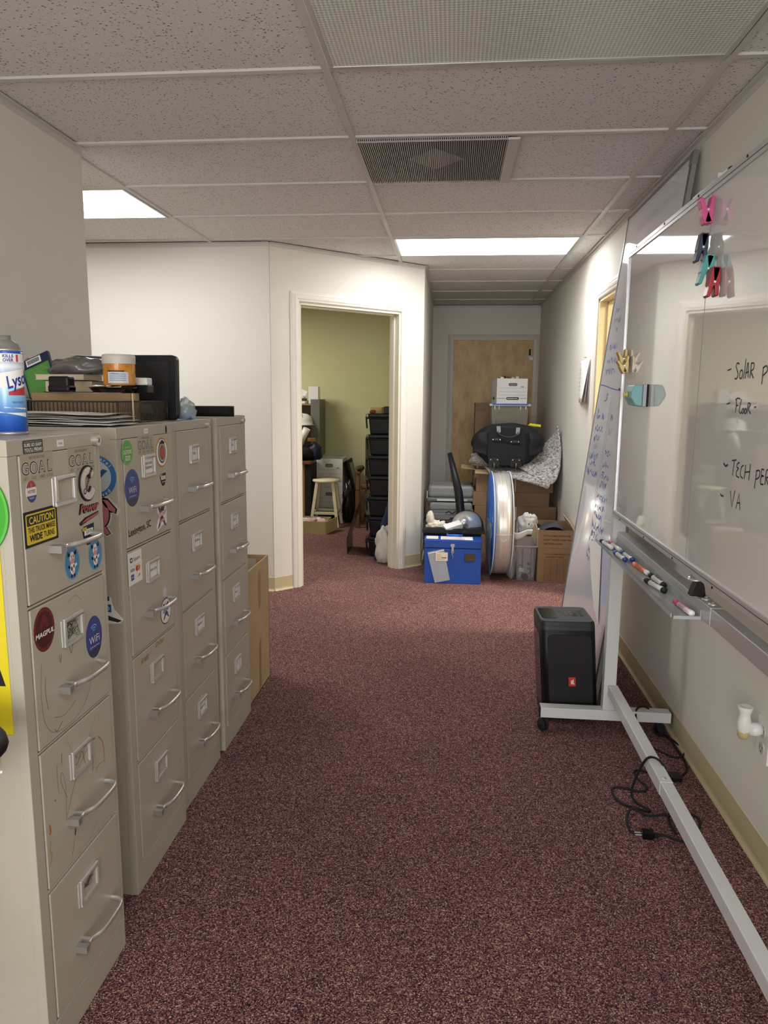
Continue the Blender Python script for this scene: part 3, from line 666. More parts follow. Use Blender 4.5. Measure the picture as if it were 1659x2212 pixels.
s.prism([(c[0]+.013*math.cos(a)*(1+.12*abs(math.cos(a)))*1.0, c[1]+.015*math.sin(a)*(1-.16*max(0, math.sin(a))*(1 if abs(math.cos(a)) < .3 else 0))) for a in [2*PI*i/24 for i in range(24)]], 0, .0003, PAPER2); s.prism([(c[0], c[1]+.016), (c[0]+.006, c[1]+.025), (c[0]+.007, c[1]+.020), (c[0]+.002, c[1]+.015)], 0, .0003, PAPER2); done(s, 'sticker', dr2[1], 'pale fruit shaped sticker')
s = on(0, ''); s.text('Kraft:', .105, .657, .017, BRN, .0003, width=.055, shear=.4, rot=.05).text('D-Day', .21, .67, .015, BRN, .0003, width=.06, shear=.4); done(s, 'handwriting', dr2[2], 'brown handwriting')
# stickers on the side of cabinet 2 (faces the camera)
SF = frame((0, -.0004, 0), X_, Z_)
s = MB().at(SF); c = (-.060, 1.180); s.disc(c, .056, .056, 0, .0004, sol('3b6ea5')); s.disc(c, .042, .042, .0004, .0006, sol('b9c4c6'))
s.arctext('Pet Apparel', c, .049, .009, PAPER, PI/2, .0009, step=.19); s.arctext('Approved', c, .049, .009, PAPER, -PI/2+.1, .0009, step=.19, inward=True)
s.prism([(c[0]-.03, c[1]-.002), (c[0]-.012, c[1]+.008), (c[0]+.012, c[1]+.012), (c[0]+.02, c[1]+.02), (c[0]+.034, c[1]+.016), (c[0]+.024, c[1]+.008), (c[0]+.014, c[1]-.004), (c[0]+.012, c[1]-.014), (c[0]+.004, c[1]-.01), (c[0]-.004, c[1]-.008), (c[0]-.008, c[1]-.026), (c[0]-.012, c[1]-.024), (c[0]-.014, c[1]-.008), (c[0]-.028, c[1]-.016), (c[0]-.032, c[1]-.014)], .0006, .0008, sol('2d5685')); done(s, 'sticker', c2, 'round blue sticker with a running dog')
s = MB().at(SF); PK = sol('b56d78'); c = (-.056, 1.085)
def turtle(k, n0, n1, m_):
    s.disc((c[0]-.006, c[1]), .034*k, .042*k, n0, n1, m_); s.disc((c[0]-.008, c[1]+.048), .011*k, .016*k, n0, n1, m_, 16)
    s.prism([(p[0], p[1]) for p in [(c[0]+.008, c[1]+.036+.004*(k-1)), (c[0]+.025, c[1]+.036+.02*(k-1)*3), (c[0]+.046+.05*(k-1), c[1]+.012), (c[0]+.044+.03*(k-1), c[1]+.002-.03*(k-1)), (c[0]+.03, c[1]+.008-.02*(k-1)), (c[0]+.016, c[1]+.02)]], n0, n1, m_)
    s.prism([(c[0]+.006, c[1]-.03), (c[0]+.018+.02*(k-1), c[1]-.036), (c[0]+.028+.03*(k-1), c[1]-.052), (c[0]+.018, c[1]-.056-.03*(k-1)), (c[0]+.002, c[1]-.042)], n0, n1, m_)
turtle(1.22, 0, .0004, PAPER2); turtle(1.08, .0004, .0006, INK); turtle(.98, .0006, .0008, PK); done(s, 'sticker', c2, 'cut out pink turtle sticker')
s = MB().at(SF); s.prism([(-.12, .80), (-.12, .862), (-.06, .872), (-.035, .862), (-.033, .845), (-.028, .83), (-.003, .803), (-.014, .792), (-.05, .79)], 0, .0004, PAPER); s.prism([(-.12, .846), (-.12, .86), (-.04, .865), (-.04, .853)], .0004, .0006, sol('3a3f49')); s.rect(-.12, .822, -.036, .843, .0006, sol('2c5aa0')); s.text('PALMETTO', -.03, .8325, .0115, PAPER, .001, width=.13) if False else s.text('TO', -.052, .8325, .012, PAPER, .001, width=.022)
s.rect(-.12, .8, -.06, .812, .0006, sol('2c5aa0')); s.prism([(-.12, .82), (-.06, .818), (-.008, .80), (-.02, .795), (-.07, .805), (-.12, .81)], .0006, .0008, sol('2b2f38')); done(s, 'sticker', c2, 'cut out sticker with white letters on blue')
# signs on the side of cabinet 1
SG = frame((0, -.0006, 0), X_, Z_)
s = MB().at(SG); s.disc((-.095, 1.172), .093, .093, .0008, .004, GREEN, 48); s.ring((-.095, 1.172), .093, .088, .004, .0046, sol('58b945'), 48); done(s, 'sign_disc', c1, 'round bright green sign')
s = MB().at(SG); s.rect(-.30, .74, -.026, 1.15, 0, YEL, .0008)
s.stroke([(-.20, .953), (-.044, .953)], .008, INK, .001); s.prism([(-.06, .957), (-.0405, .957), (-.052, .90), (-.0345, .838), (-.20, .838), (-.20, .846), (-.046, .846), (-.062, .90), (-.05, .949), (-.2, .949), (-.2, .957)], .0008, .0011, INK); done(s, 'sign_panel', c1, 'yellow sign with black outlined shape')
# ---------------------------------------------------------------- things on the cabinets
# spray can
t = thing('spray_can', 'blue and white disinfectant spray can with a grey domed top, on the nearest cabinet', 'spray can', (-.91, 1.43, CH))
m, nt, b, ob = base('can_print')
sx = nt.nodes.new('ShaderNodeSeparateXYZ'); nt.links.new(ob, sx.inputs[0])
rr = ramp(nt, sx.outputs[2], [(0, lin('c9c9c6')), (.006, lin('1b49a6')), (.035, lin('2a63bf')), (.075, lin('86b7dd')), (.1, lin('b9d6e9')), (.12, lin('4a86cc')), (.138, lin('e9eaec')), (.157, lin('2a56ae'))]); rr.color_ramp.interpolation = 'LINEAR'
nt.links.new(rr.outputs[0], b.inputs['Base Color']); b.inputs['Roughness'].default_value = .2; CANP = m
MB().lathe([(.0, 0), (.032, 0), (.033, .002), (.033, .163), (.0315, .168)], CANP, 40).build('can_body', t)
MB().lathe([(.0315, .168), (.0325, .169), (.032, .172), (.03, .173), (.026, .183), (.016, .19), (.012, .192), (.012, .2), (0, .2)], STEEL, 32).build('domed_top', t)
MB().lathe([(.0325, .000), (.0338, .001), (.0338, .005), (.0325, .006)], STEEL, 36).build('bottom_rim', t)
def curved_text(mb, s_, ang, z, h, m_, R, width, bold=0, shear=0, rot=0):
    V, Fs, x0, x1, y0, y1 = font_mesh(s_, shear, bold); k = h/.7; kx = width/(x1-x0); O = []
    for p in V:
        px = (p.x-x0)*kx-width/2; py = p.y*k-h/2; px, py = px*math.cos(rot)-py*math.sin(rot), px*math.sin(rot)+py*math.cos(rot)
        a = ang+px/R; O.append((R*math.cos(a), R*math.sin(a), z+py))
    mb.add(O, Fs, m_)
A0 = math.atan2(-1.43, .91)+.22
mb = MB(); DB = sol('1c2f86')
def patch(mb, a0, a1, z0, z1, m_, R, s0=0, s1=0):
    k = 12; V = []
    for i in range(k+1):
        a = a0+(a1-a0)*i/k; V += [(R*math.cos(a), R*math.sin(a), z0+s0*i/k), (R*math.cos(a), R*math.sin(a), z1+s1*i/k)]
    mb.add(V, [(2*i, 2*i+2, 2*i+3, 2*i+1) for i in range(k)], m_)
patch(mb, A0-1.0, A0+1.0, .146, .163, PAPER, .0332); patch(mb, A0-.9, A0+.9, .095, .122, PAPER, .0332, 0, .012); patch(mb, A0-.2, A0+.95, .080, .087, RED, .0333, 0, .012)
curved_text(mb, 'KILLS', A0-.1, .158, .006, DB, .0335, .02, .03); curved_text(mb, 'OVER', A0-.1, .150, .006, DB, .0335, .02, .03); curved_text(mb, '1', A0+.42, .154, .013, sol('c9405a'), .0335, .005, .05)
curved_text(mb, 'Lysol', A0+.42, .112, .024, DB, .0336, .052, .02, .3, .3); curved_text(mb, 'KILLS ODORS', A0+.35, .066, .004, DB, .0335, .024, 0)
patch(mb, A0-.5, A0+.9, .055, .057, PAPER, .0332, 0, -.006); patch(mb, A0-.8, A0+.9, .045, .0475, PAPER, .0332, 0, -.012)
mb.build('printed_label', t)

# loose papers, a folder
def sheet(label, name, cx, cy, z, w_, d_, rz, m_, curl=0.0, group=None, lift=0.0):
    mb = MB(); rn = random.Random(int(cx*1e4+z*1e5))
    def fn(u, v_):
        x = (u-.5)*w_; y = (v_-.5)*d_; zz = curl*max(0, (u-.55))**2*6 + lift*(1-u) + .004*noise.noise(Vector((x*7, y*7, z*99)))
        return (x, y, zz)
    mb.grid(fn, 10, 10, m_); o_ = mb.build(name, loc=(cx, cy, z), rot=(0, 0, rz), solid=.0005)
    return tag(o_, label, 'paper', group)
GP = 'loose papers on the two near cabinets'
PPT = [(-1.10, 1.90, .0), (-1.06, 1.87, .09), (-1.12, 1.89, -.08), (-1.09, 1.885, .16), (-1.07, 1.90, .03), (-1.11, 1.88, .12), (-1.08, 1.89, -.04), (-1.10, 1.90, .07)]
for i, (x, y, r_) in enumerate(PPT):
    sheet('loose white sheet in the paper pile at the near end of the wire tray', 'paper_sheet', x+.055, y-.012, CH+.004+i*.0030, .279, .21, r_, PAPER if i % 3 else PAPER2, -.002*(i % 3), GP, .004*(i % 2))
o = sheet('open manila folder with a peach folded edge, lying on the paper pile', 'manila_folder', -1.05, 1.885, CH+.031, .30, .215, .1, sol('ddd4c6', .8), .0)
o = sheet('white printed sheet curling at the corner, topmost of the paper pile', 'printed_sheet', -1.08, 1.875, CH+.0345, .26, .20, .05, PAPER, -.004)
tag(MB().box((-.09, -.05, 0), (.09, .05, .022), CARDD).build('shallow_carton', loc=(-1.16, 1.52, CH+.0002), bevel=.002), 'shallow brown carton between the spray can and the paper pile', 'carton')
# wire letter tray
WIRE = mat('dark_wire', '3f362c', .45, .4)
t = thing('letter_tray', 'dark bronze mesh letter tray holding boxes, beside the paper pile', 'letter tray', (-1.15, 2.14, CH+.0005))
mb = MB(); x0, x1, y0, y1, h_ = -.17, .215, -.17, .19, .062
for z in (.002, h_): mb.tube([(x0, y0, z), (x1, y0, z), (x1, y1, z), (x0, y1, z), (x0, y0, z)], .0022, WIRE, 6)
for (x, y) in ((x0, y0), (x1, y0), (x1, y1), (x0, y1)): mb.tube([(x, y, 0), (x, y, h_+.003)], .003, WIRE, 6)
mb.build('rim', t)
mb = MB()
for i in range(34):
    x = x0+(x1-x0)*i/33; mb.box((x-.002, y0-.0006, .002), (x+.002, y0+.0006, h_), WIRE)
for i in range(35):
    y = y0+(y1-y0)*i/34; mb.box((x1-.0006, y-.002, .002), (x1+.0006, y+.002, h_), WIRE)
mb.build('wire_mesh', t); MB().box((x0, y0, .001), (x1, y1, .003), WIRE).build('tray_base', t)
# box in the tray, food tray, jar
BX = (-1.11, 2.11)
tag(MB().box((-.15, -.1, 0), (.118, .1, .083), CARDD).box((.119, -.1, 0), (.124, .1, .083), CARDE).build('flat_carton', loc=(-1.08, 2.12, CH+.004), bevel=.003, rot=(0, 0, .33)), 'long brown carton with a white end, standing in the wire letter tray', 'carton')
zt = CH+.0875
t = thing('food_tray', 'black glossy plastic food tray with a foil lid, under the tub', 'food tray', (-1.00, 2.09, zt))
MB().lathe([(0, 0), (.055, 0), (.066, .012), (.07, .0145), (.07, .016), (.064, .0165), (0, .0165)], BLKG, 10).build('tray_dish', t)
mb = MB(); mb.grid(lambda u, v_: crumple(((u-.5)*.1, (v_-.5)*.1, .020), .005, 40, 3), 12, 12, CHROME); mb.build('foil_lid', t)
t = thing('wipes_tub', 'round tub with a white lid and an orange label, standing on the black food tray', 'tub', (-.985, 2.1, zt+.022))
m, nt, b, ob = base('tub_label'); nn = noisen(nt, ob, 22, 5)
nt.links.new(ramp(nt, nn, [(.3, lin('b5622a')), (.5, lin('cf8a34')), (.7, lin('dfae62'))]).outputs[0], b.inputs['Base Color']); b.inputs['Roughness'].default_value = .2
MB().lathe([(0, 0), (.044, 0), (.046, .003), (.046, .066)], m, 36).build('tub_body', t)
MB().lathe([(.0475, .062), (.0478, .082), (.046, .088), (.042, .0895), (0, .0895)], sol('cbc6bd', .35), 36).build('lid', t)
mb = MB(); A1 = math.atan2(-2.1, 1.005); patch(mb, A1-.75, A1+.55, .006, .038, sol('cfd4dc'), .0463); patch(mb, A1-.75, A1+.3, .038, .043, sol('4a3326'), .0463)
for i in range(4): patch(mb, A1-.65, A1+.4, .013+i*.006, .0155+i*.006, sol('8d97a8'), .0465)
curved_text(mb, 'Wipes', A1-.3, .0335, .004, INK, .0466, .02); mb.build('info_panel', t)
# small white and black boxes behind the tub
tag(MB().box((-.03, -.02, 0), (.03, .02, .022), WHT).build('small_white_box', loc=(-.955, 2.175, zt+.024), bevel=.003), 'small white box just right of the orange tub, on a black box', 'box')
tag(MB().box((-.035, -.022, 0), (.033, .022, .023), BLK).build('small_black_box', loc=(-.955, 2.175, zt+.0005), bevel=.002), 'small black box under the small white box beside the tub', 'box')
# books
def book(name, label, loc, rz, w_, d_, h_, cover, group=None, rot=None):
    t = thing(name, label, 'book', loc, rz, group, rot)
    MB().box((-w_/2+.003, -d_/2+.002, .002), (w_/2-.002, d_/2-.002, h_-.002), sol('cdbfa4', .8)).build('pages', t)
    MB().box((-w_/2, -d_/2, 0), (w_/2, d_/2, .002), cover).box((-w_/2, -d_/2, h_-.002), (w_/2, d_/2, h_), cover).box((-w_/2, d_/2-.002, 0), (w_/2, d_/2, h_), cover).build('cover', t)
    return t
book('book', 'thick book with tan pages, lowest of the books behind the orange tub', (-1.175, 2.2, zt+.0005), .05, .15, .1, .036, sol('2b2b3c'))
book('book', 'book with tan pages lying on top of the lower books behind the orange tub', (-1.19, 2.19, zt+.0375), -.04, .16, .11, .017, sol('bdb199'))
tag(MB().box((-.03, -.02, 0), (.03, .02, .045), BLK).box((-.032, -.022, .0), (.032, .022, .02), BLKG).build('battery_charger', loc=(-1.11, 2.0, zt+.0005), bevel=.006), 'small black charger block left of the food tray', 'charger')
# leaning paperback with barcode
t = thing('paperback', 'green and navy paperback with a barcode, leaning behind the papers', 'book', (-1.385, 2.29, CH+.066), 0, None, (1.25, -.40, 0))
MB().box((-.0, 0, -.012), (.105, .135, 0), NAVY).build('cover', t, bevel=.001)
s = MB(); s.rect(.006, .0, .1, .1, .0001, sol('4f8a3d')); s.rect(.02, .108, .075, .131, .0001, PAPER)
for i in range(22): s.rect(.024+i*.0021, .113, .0249+i*.0021+(.0006 if i % 3 else 0), .128, .0004, INK)
for i in range(15): s.rect(.012, .006+i*.006, .094-(i % 4)*.008, .0072+i*.006, .0004, sol('7dae62'))
s.build('back_cover_print', t)
# paper bag, grey film bag, folders
t = MB(); blob(t, (0, 0, .06), .07, .05, .075, sol('b7a684', .9), .18, 2.4, 4, 20, 12, 0.0); tag(t.build('paper_bag', loc=(-1.43, 2.40, CH+.066)), 'crumpled tan paper bag behind the green paperback', 'bag')
tag(MB().box((-.2, -.08, 0), (.1, .09, .06), BLKM).build('document_box', loc=(-1.36, 2.40, CH+.0005), bevel=.004), 'long flat black box behind the papers', 'box')
t = MB(); blob(t, (0, 0, .022), .10, .07, .033, BAGT, .35, 2.0, 9, 30, 16, 0.0, .12); tag(t.build('grey_plastic_bag', loc=(-1.18, 2.25, zt+.0555)), 'crumpled grey plastic bag lying on the books behind the orange tub', 'bag')
t = MB(); t.box((-.09, -.05, 0), (.09, .05, .004), NAVY).box((-.11, -.045, .004), (.06, .055, .0065), PAPER2); tag(t.build('document_folder', loc=(-1.13, 2.34, zt+.11), rot=(0, .05, .1), bevel=.001), 'dark purple folder with a grey sheet on top of the grey plastic bag', 'folder')
# black picture frame
t = thing('picture_frame', 'black rounded panel standing behind the orange tub, seen from behind', 'picture frame', (-1.0, 2.345, CH+.0005), 0, None, (-.05, 0, 0))
PF = frame((0, 0, 0), X_, Z_)
MB().at(PF).prism(rrect(-.10, 0, .092, .212, .018, 6), -.028, 0, BLK).build('frame_body', t, bevel=.003)
s = MB().at(PF); s.prism(rrect(-.085, .015, .065, .19, .004), .0002, .0012, sol('101013', .5)); s.build('back_panel', t)
# black roll
t = thing('black_roll', 'long black roll lying across the two far cabinets', 'roll', (-.845, 2.76, CH+.0215), 0, None)
MB().tube(sm([(0, 0, 0), (-.2, -.05, 0), (-.45, -.11, .0)], 4), .0205, BLKM, 20).build('rolled_sheet', t)
MB().tube([(.0, 0, 0), (.004, .001, 0)], [.0212, .0205], BLK, 20).build('end_cap', t)
# clear bags
t = MB(); blob(t, (0, 0, .03), .035, .03, .04, FILM, .5, 3, 12, 20, 12, 0.0, .2); bg = tag(t.build('clear_bag', loc=(-.905, 2.42, CH+.0005)), 'crumpled clear bag with something blue inside, at the far corner of the wire tray', 'bag')
MB().box((-.018, -.006, .002), (.018, .006, .03), sol('3a6fb0')).box((-.012, .008, .002), (.012, .012, .05), sol('3d7a55')).build('bag_contents', bg, rot=(.2, .1, .4))
t = MB(); blob(t, (0, 0, .03), .07, .05, .028, BAGT, .4, 3, 15, 20, 12, 0.0, .2); tag(t.build('film_wrap', loc=(-1.03, 2.27, CH+.006)), 'crumpled grey film inside the wire tray by its far side', 'bag')
# white sheet behind the can
t = MB(); t.prism([(-.1, 0), (.06, 0), (0, .055), (-.1, .12)], 0, .001, PAPER)
tag(t.build('standing_sheet', loc=(-1.46, 2.1, CH+.001), rot=(1.35, 0, .1)), 'white printed sheet propped up behind the spray can', 'paper')

# ---------------------------------------------------------------- tall cardboard box past the cabinets
t = thing('tall_cardboard_box', 'tall narrow open cardboard box standing past the last filing cabinet', 'box', (-.88, 3.03, 0))
bx = MB(); x0, x1, y0, y1, h_, e = -.45, .0, .0, .36, .62, .005
bx.box((x1-e, y0, 0), (x1, y1, h_), CARD).box((x0, y0, 0), (x0+e, y1, h_), CARD).box((x0, y0, 0), (x1, y0+e, h_), CARD).box((x0, y1-e, 0), (x1, y1, h_), CARD).box((x0, y0, 0), (x1, y1, e), CARD)
bx.build('box_walls', t)
s = MB().at(frame((x1+.0003, 0, 0), Y_, Z_)); TP = sol('a07c56', .35); s.prism([(.17, .40), (.21, .42), (.215, .56), (.19, .585), (.165, .55)], 0, .0003, TP); s.prism([(.16, .0), (.20, .02), (.205, .25), (.165, .235)], 0, .0003, TP); s.build('packing_tape', t)
s = MB().at(frame((0, y1-e-.0006, 0), X_, Z_)); s.rect(-.3, .5, -.06, .6, 0, PAPER2); s.text('FRAGILE', -.18, .56, .03, DKG, .0007).text('THIS WAY UP', -.18, .525, .016, DKG, .0007); s.build('shipping_label', t)
# ---------------------------------------------------------------- rolling whiteboard
def off(t): return (-t.location.x, -t.location.y, -t.location.z)
t = thing('rolling_whiteboard', 'large rolling whiteboard on a white steel stand with handwritten notes, along the right wall', 'whiteboard', (.68, 2.96, 0)); L = off(t); RWB = t
BY0, BY1, BZ0, BZ1, BXF = 1.095, 2.925, .925, 1.935, .652
bd = MB().box((BXF, BY0+.01, BZ0+.01), (BXF+.012, BY1-.01, BZ1-.01), WB).build('board_panel', t, L)
mb = MB(); fw = .024
mb.box((BXF-.005, BY0, BZ0), (BXF+.018, BY1, BZ0+fw), ALU).box((BXF-.005, BY0, BZ1-fw), (BXF+.018, BY1, BZ1), ALU).box((BXF-.005, BY1-.012, BZ0+fw), (BXF+.018, BY1, BZ1-fw), ALU).box((BXF-.005, BY0, BZ0+fw), (BXF+.018, BY0+.012, BZ1-fw), ALU)
mb.box((BXF-.0056, BY0, BZ0+.013), (BXF-.005, BY1, BZ0+.0145), DARK).box((BXF-.0056, BY0, BZ1-.0145), (BXF-.005, BY1, BZ1-.013), DARK)
mb.build('board_frame', t, L, bevel=.001)
WBF = frame((BXF-.0003, 0, 0), -Y_, Z_)   # u = -y
for y in (2.80, 2.45, 2.13, 1.8):
    for z in (BZ0+.006, BZ1-.006): MB().at(frame((BXF-.0055, 0, 0), -Y_, Z_)).disc((-y, z), .0035, .0035, 0, .001, DARK, 10).build('frame_screw', t, L)
MB().at(WBF).rect(-2.03, BZ0+fw, -2.0285, BZ1-fw, 0, sol('8d8b88')).build('panel_seam', t, L)
# handwriting (u = -y, v = z)
s = MB().at(WBF)
def pen(P, m_=INK, w_=.0032): s.stroke(sm(P, 5), w_, m_, .0004)
def ln(P, m_=INK, w_=.0032): s.stroke(P, w_, m_, .0004)
def shift(P, u, v_, k=1): return [(u+x*k, v_+y*k) for x, y in P]
# - SOLAR P
ln([(-1.829, 1.457), (-1.806, 1.460)])
u0, v0 = -1.781, 1.435
pen(shift([(.022, .034), (.010, .037), (.003, .030), (.012, .020), (.019, .010), (.010, .001), (.0, .003)], u0, v0))
pen(shift([(.038, .020), (.030, .016), (.030, .004), (.038, .001), (.045, .008), (.043, .018), (.036, .020)], u0, v0))
pen(shift([(.058, .044), (.056, .02), (.052, .0)], u0, v0))
pen(shift([(.062, .001), (.068, .028), (.073, .034), (.076, .016), (.078, .002)], u0, v0)); ln(shift([(.062, .013), (.080, .015)], u0, v0))
pen(shift([(.088, .0), (.090, .032)], u0, v0)); pen(shift([(.088, .033), (.104, .032), (.104, .020), (.092, .015), (.108, .0)], u0, v0))
pen(shift([(.155, .022), (.154, -.014)], u0, v0)); pen(shift([(.153, .020), (.170, .024), (.176, .014), (.157, .004)], u0, v0))
pen(shift([(.19, .018), (.2, .02), (.205, .01), (.2, .0), (.21, .001)], u0, v0)); pen(shift([(.22, 0), (.223, .02), (.235, .018), (.237, 0)], u0, v0)); pen(shift([(.265, .03), (.247, .03), (.248, .0), (.266, .001)], u0, v0)); pen(shift([(.28, .034), (.279, 0), (.295, .002)], u0, v0))
s.build('handwriting', bd); s = MB().at(WBF)
# - Floor -
ln([(-1.817, 1.378), (-1.795, 1.381)])
u0, v0 = -1.763, 1.358
pen(shift([(.004, .032), (.006, .016), (.004, .0)], u0, v0)); pen(shift([(-.002, .030), (.012, .034), (.026, .032)], u0, v0)); ln(shift([(.004, .016), (.018, .018)], u0, v0))
pen(shift([(.034, .032), (.026, .008), (.034, .0), (.042, .004)], u0, v0))
for q in (.048, .062): pen(shift([(q, .012), (q-.006, .004), (q, 0), (q+.006, .006), (q, .012)], u0, v0))
pen(shift([(.072, .0), (.074, .022), (.087, .02), (.078, .011), (.092, .0)], u0, v0)); ln(shift([(.108, .014), (.118, .016)], u0, v0))
s.build('handwriting', bd); s = MB().at(WBF)
# - TECH PER
pen([(-1.806, 1.238), (-1.79, 1.232), (-1.777, 1.237)], INK, .005)
u0, v0 = -1.748, 1.214
ln(shift([(-.006, .034), (.02, .038)], u0, v0)); pen(shift([(.008, .036), (.004, .0)], u0, v0))
pen(shift([(.040, .034), (.028, .030), (.026, .022), (.036, .02), (.026, .012), (.028, .002), (.044, .0)], u0, v0))
pen(shift([(.064, .030), (.052, .024), (.050, .006), (.066, .0)], u0, v0)); pen(shift([(.075, .032), (.073, .0)], u0, v0)); pen(shift([(.100, .036), (.098, .0)], u0, v0)); ln(shift([(.073, .015), (.10, .019)], u0, v0))
pen(shift([(.135, .026), (.132, -.014)], u0, v0)); pen(shift([(.133, .024), (.150, .026), (.152, .014), (.135, .006)], u0, v0))
pen(shift([(.172, .03), (.160, .03), (.162, .018), (.172, .017), (.161, .015), (.16, .0), (.175, .0)], u0, v0)); pen(shift([(.182, 0), (.184, .03), (.198, .028), (.196, .018), (.186, .014), (.202, -.002)], u0, v0)); pen(shift([(.212, .03), (.225, .0), (.238, .034)], u0, v0))
s.build('handwriting', bd); s = MB().at(WBF)
# - VA
ln([(-1.81, 1.163), (-1.802, 1.159), (-1.788, 1.160)], INK, .004)
u0, v0 = -1.744, 1.142
ln(shift([(-.005, .036), (.012, .0), (.022, .040)], u0, v0)); ln(shift([(.036, .0), (.048, .036), (.060, .0)], u0, v0)); ln(shift([(.04, .014), (.058, .016)], u0, v0))
s.build('handwriting', bd)
# the stand
def part(mb, name, **k): return mb.build(name, t, L, **k)
part(MB().box((.655, 2.94, .098), (.705, 2.985, 1.42), WPAINT), 'post', bevel=.002); part(MB().box((.653, 2.938, 1.42), (.707, 2.987, 1.428), BLK), 'post_cap')
part(MB().box((.655, 1.03, .098), (.705, 1.075, 1.42), WPAINT), 'post', bevel=.002)
part(MB().box((.40, 2.935, .054), (.935, 2.985, .098), WPAINT), 'foot_bar', bevel=.002); part(MB().box((.935, 2.936, .055), (.938, 2.984, .097), BLK), 'end_cap'); part(MB().box((.397, 2.936, .055), (.40, 2.984, .097), BLK), 'end_cap')
part(MB().box((.40, 1.03, .054), (.935, 1.08, .098), WPAINT), 'foot_bar', bevel=.002)
part(MB().box((.672, 1.075, .166), (.710, 2.165, .209), WPAINT), 'lower_rail', bevel=.0025); part(MB().box((.671, 2.167, .165), (.711, 2.94, .21), WPAINT), 'rail_sleeve', bevel=.0025)
part(MB().lathe([(0, .003), (.006, .002), (.007, 0)], CHROME, 14, (.69, 2.19, .21)), 'rail_screw')
part(MB().box((.673, 1.075, .812), (.705, 1.868, .858), ALU), 'crossbar', bevel=.002); part(MB().box((.672, 1.87, .811), (.706, 2.94, .859), ALU), 'crossbar_sleeve', bevel=.002)
for y in (1.905, 1.955): part(MB().lathe([(0, .008), (.004, .008), (.005, .003), (.012, .002), (.012, 0)], CHROME, 14, (.69, y, .859)), 'crossbar_bolt')
for (x, y, z) in ((.41, 2.93, .027), (.89, 2.93, .027), (.41, 1.03, .027), (.89, 1.03, .027)):
    c_ = MB()
    for q in (-.012, .006): c_.lathe([(0, q), (.024, q), (.027, q+.003), (.027, q+.006), (.024, q+.009), (0, q+.009)], BLKM, 20, (x, y, z), (1, .5, 0))
    c_.lathe([(0, -.013), (.012, -.013), (.012, .016), (0, .016)], BLK, 14, (x, y, z), (1, .5, 0)).tube([(x+.008, y+.01, z+.005), (x+.012, y+.03, .045), (x+.012, y+.03, .0545)], .008, BLK, 8)
    part(c_, 'caster')
TRAYM = mat('tray_clear', 'b9bdbe', .12, alpha=.75, spec=.8)
mb = MB(); mb.box((.6, 1.93, .809), (.671, 2.935, .812), TRAYM).box((.6, 2.935, .809), (.653, 2.985, .812), TRAYM).box((.597, 1.945, .809), (.6, 2.985, .82), TRAYM).box((.6685, 1.93, .812), (.6715, 2.935, .835), TRAYM).box((.6, 1.928, .809), (.671, 1.931, .818), TRAYM)
for i in range(9): mb.box((.607+i*.006, 1.95, .812), (.6085+i*.006, 2.92, .8128), TRAYM)
part(mb, 'marker_tray')
for (y0, y1, z) in ((2.34, 2.06, 1.975), (2.22, 1.935, .898)):
    part(MB().tube([(.70, y0, z), (.70, y1, z)], .0065, WHT, 12).tube([(.70, y1, z), (.70, y1-.012, z)], [.0075, .006], BLK, 12), 'hinge_rod')
part(MB().box((.670, 2.06, 1.9), (.70, 2.09, 1.968), ALU), 'hinge_bracket'); part(MB().box((.670, 2.1, .905), (.70, 2.13, .93), ALU), 'hinge_bracket')
part(MB().at(frame((0, 1.99, 0), X_, Z_)).prism([(.655, .8595), (.696, .8595), (.692, .885), (.684, .906), (.670, .906), (.662, .885)], -.014, .014, BLK), 'lock_bracket', bevel=.002)
part(MB().lathe([(0, .010), (.010, .009), (.020, .004), (.023, 0), (0, -.002)], CHROME, 20, (.668, 1.985, .908), (-.15, -.15, 1)), 'lock_knob')
# markers in the tray
def marker(label, a, b_, body, cap_, lab='print', z=.8215, end=None):
    a = Vector((*a, z)); b_ = Vector((*b_, z)); d = (b_-a); ln_ = min(d.length, .14); ang = math.atan2(d.y, d.x)
    t = thing('marker', label, 'marker', a, ang, 'dry erase markers in the whiteboard tray')
    t.rotation_euler = (0, 0, ang)
    r = .0085
    MB().lathe([(0, .03), (r, .03), (r, ln_-.006), (r*.9, ln_-.004)], body, 16, (0, 0, 0), (1, 0, 0)).build('barrel', t)
    MB().lathe([(0, 0), (r*.8, 0), (r*.95, .003), (r*1.02, .034), (r, .034)], cap_, 16, (0, 0, 0), (1, 0, 0)).build('cap', t)
    MB().lathe([(r*1.01, ln_-.014), (r*1.01, ln_-.002), (r*.9, ln_), (0, ln_)], end or cap_, 16, (0, 0, 0), (1, 0, 0)).build('end_plug', t)
    mb = MB()
    for k, (x, w_) in enumerate(((.045, .012), (.062, .022), (.09, .014))):
        aa = [1.1+.35*j for j in range(3)]
        mb.add([(x+q*w_, r*1.01*math.cos(u_), r*1.01*math.sin(u_)) for q in (0, 1) for u_ in aa], [(0, 1, 4, 3), (1, 2, 5, 4)], cap_ if lab == 'print' else sol(lab))
    mb.build('print', t)
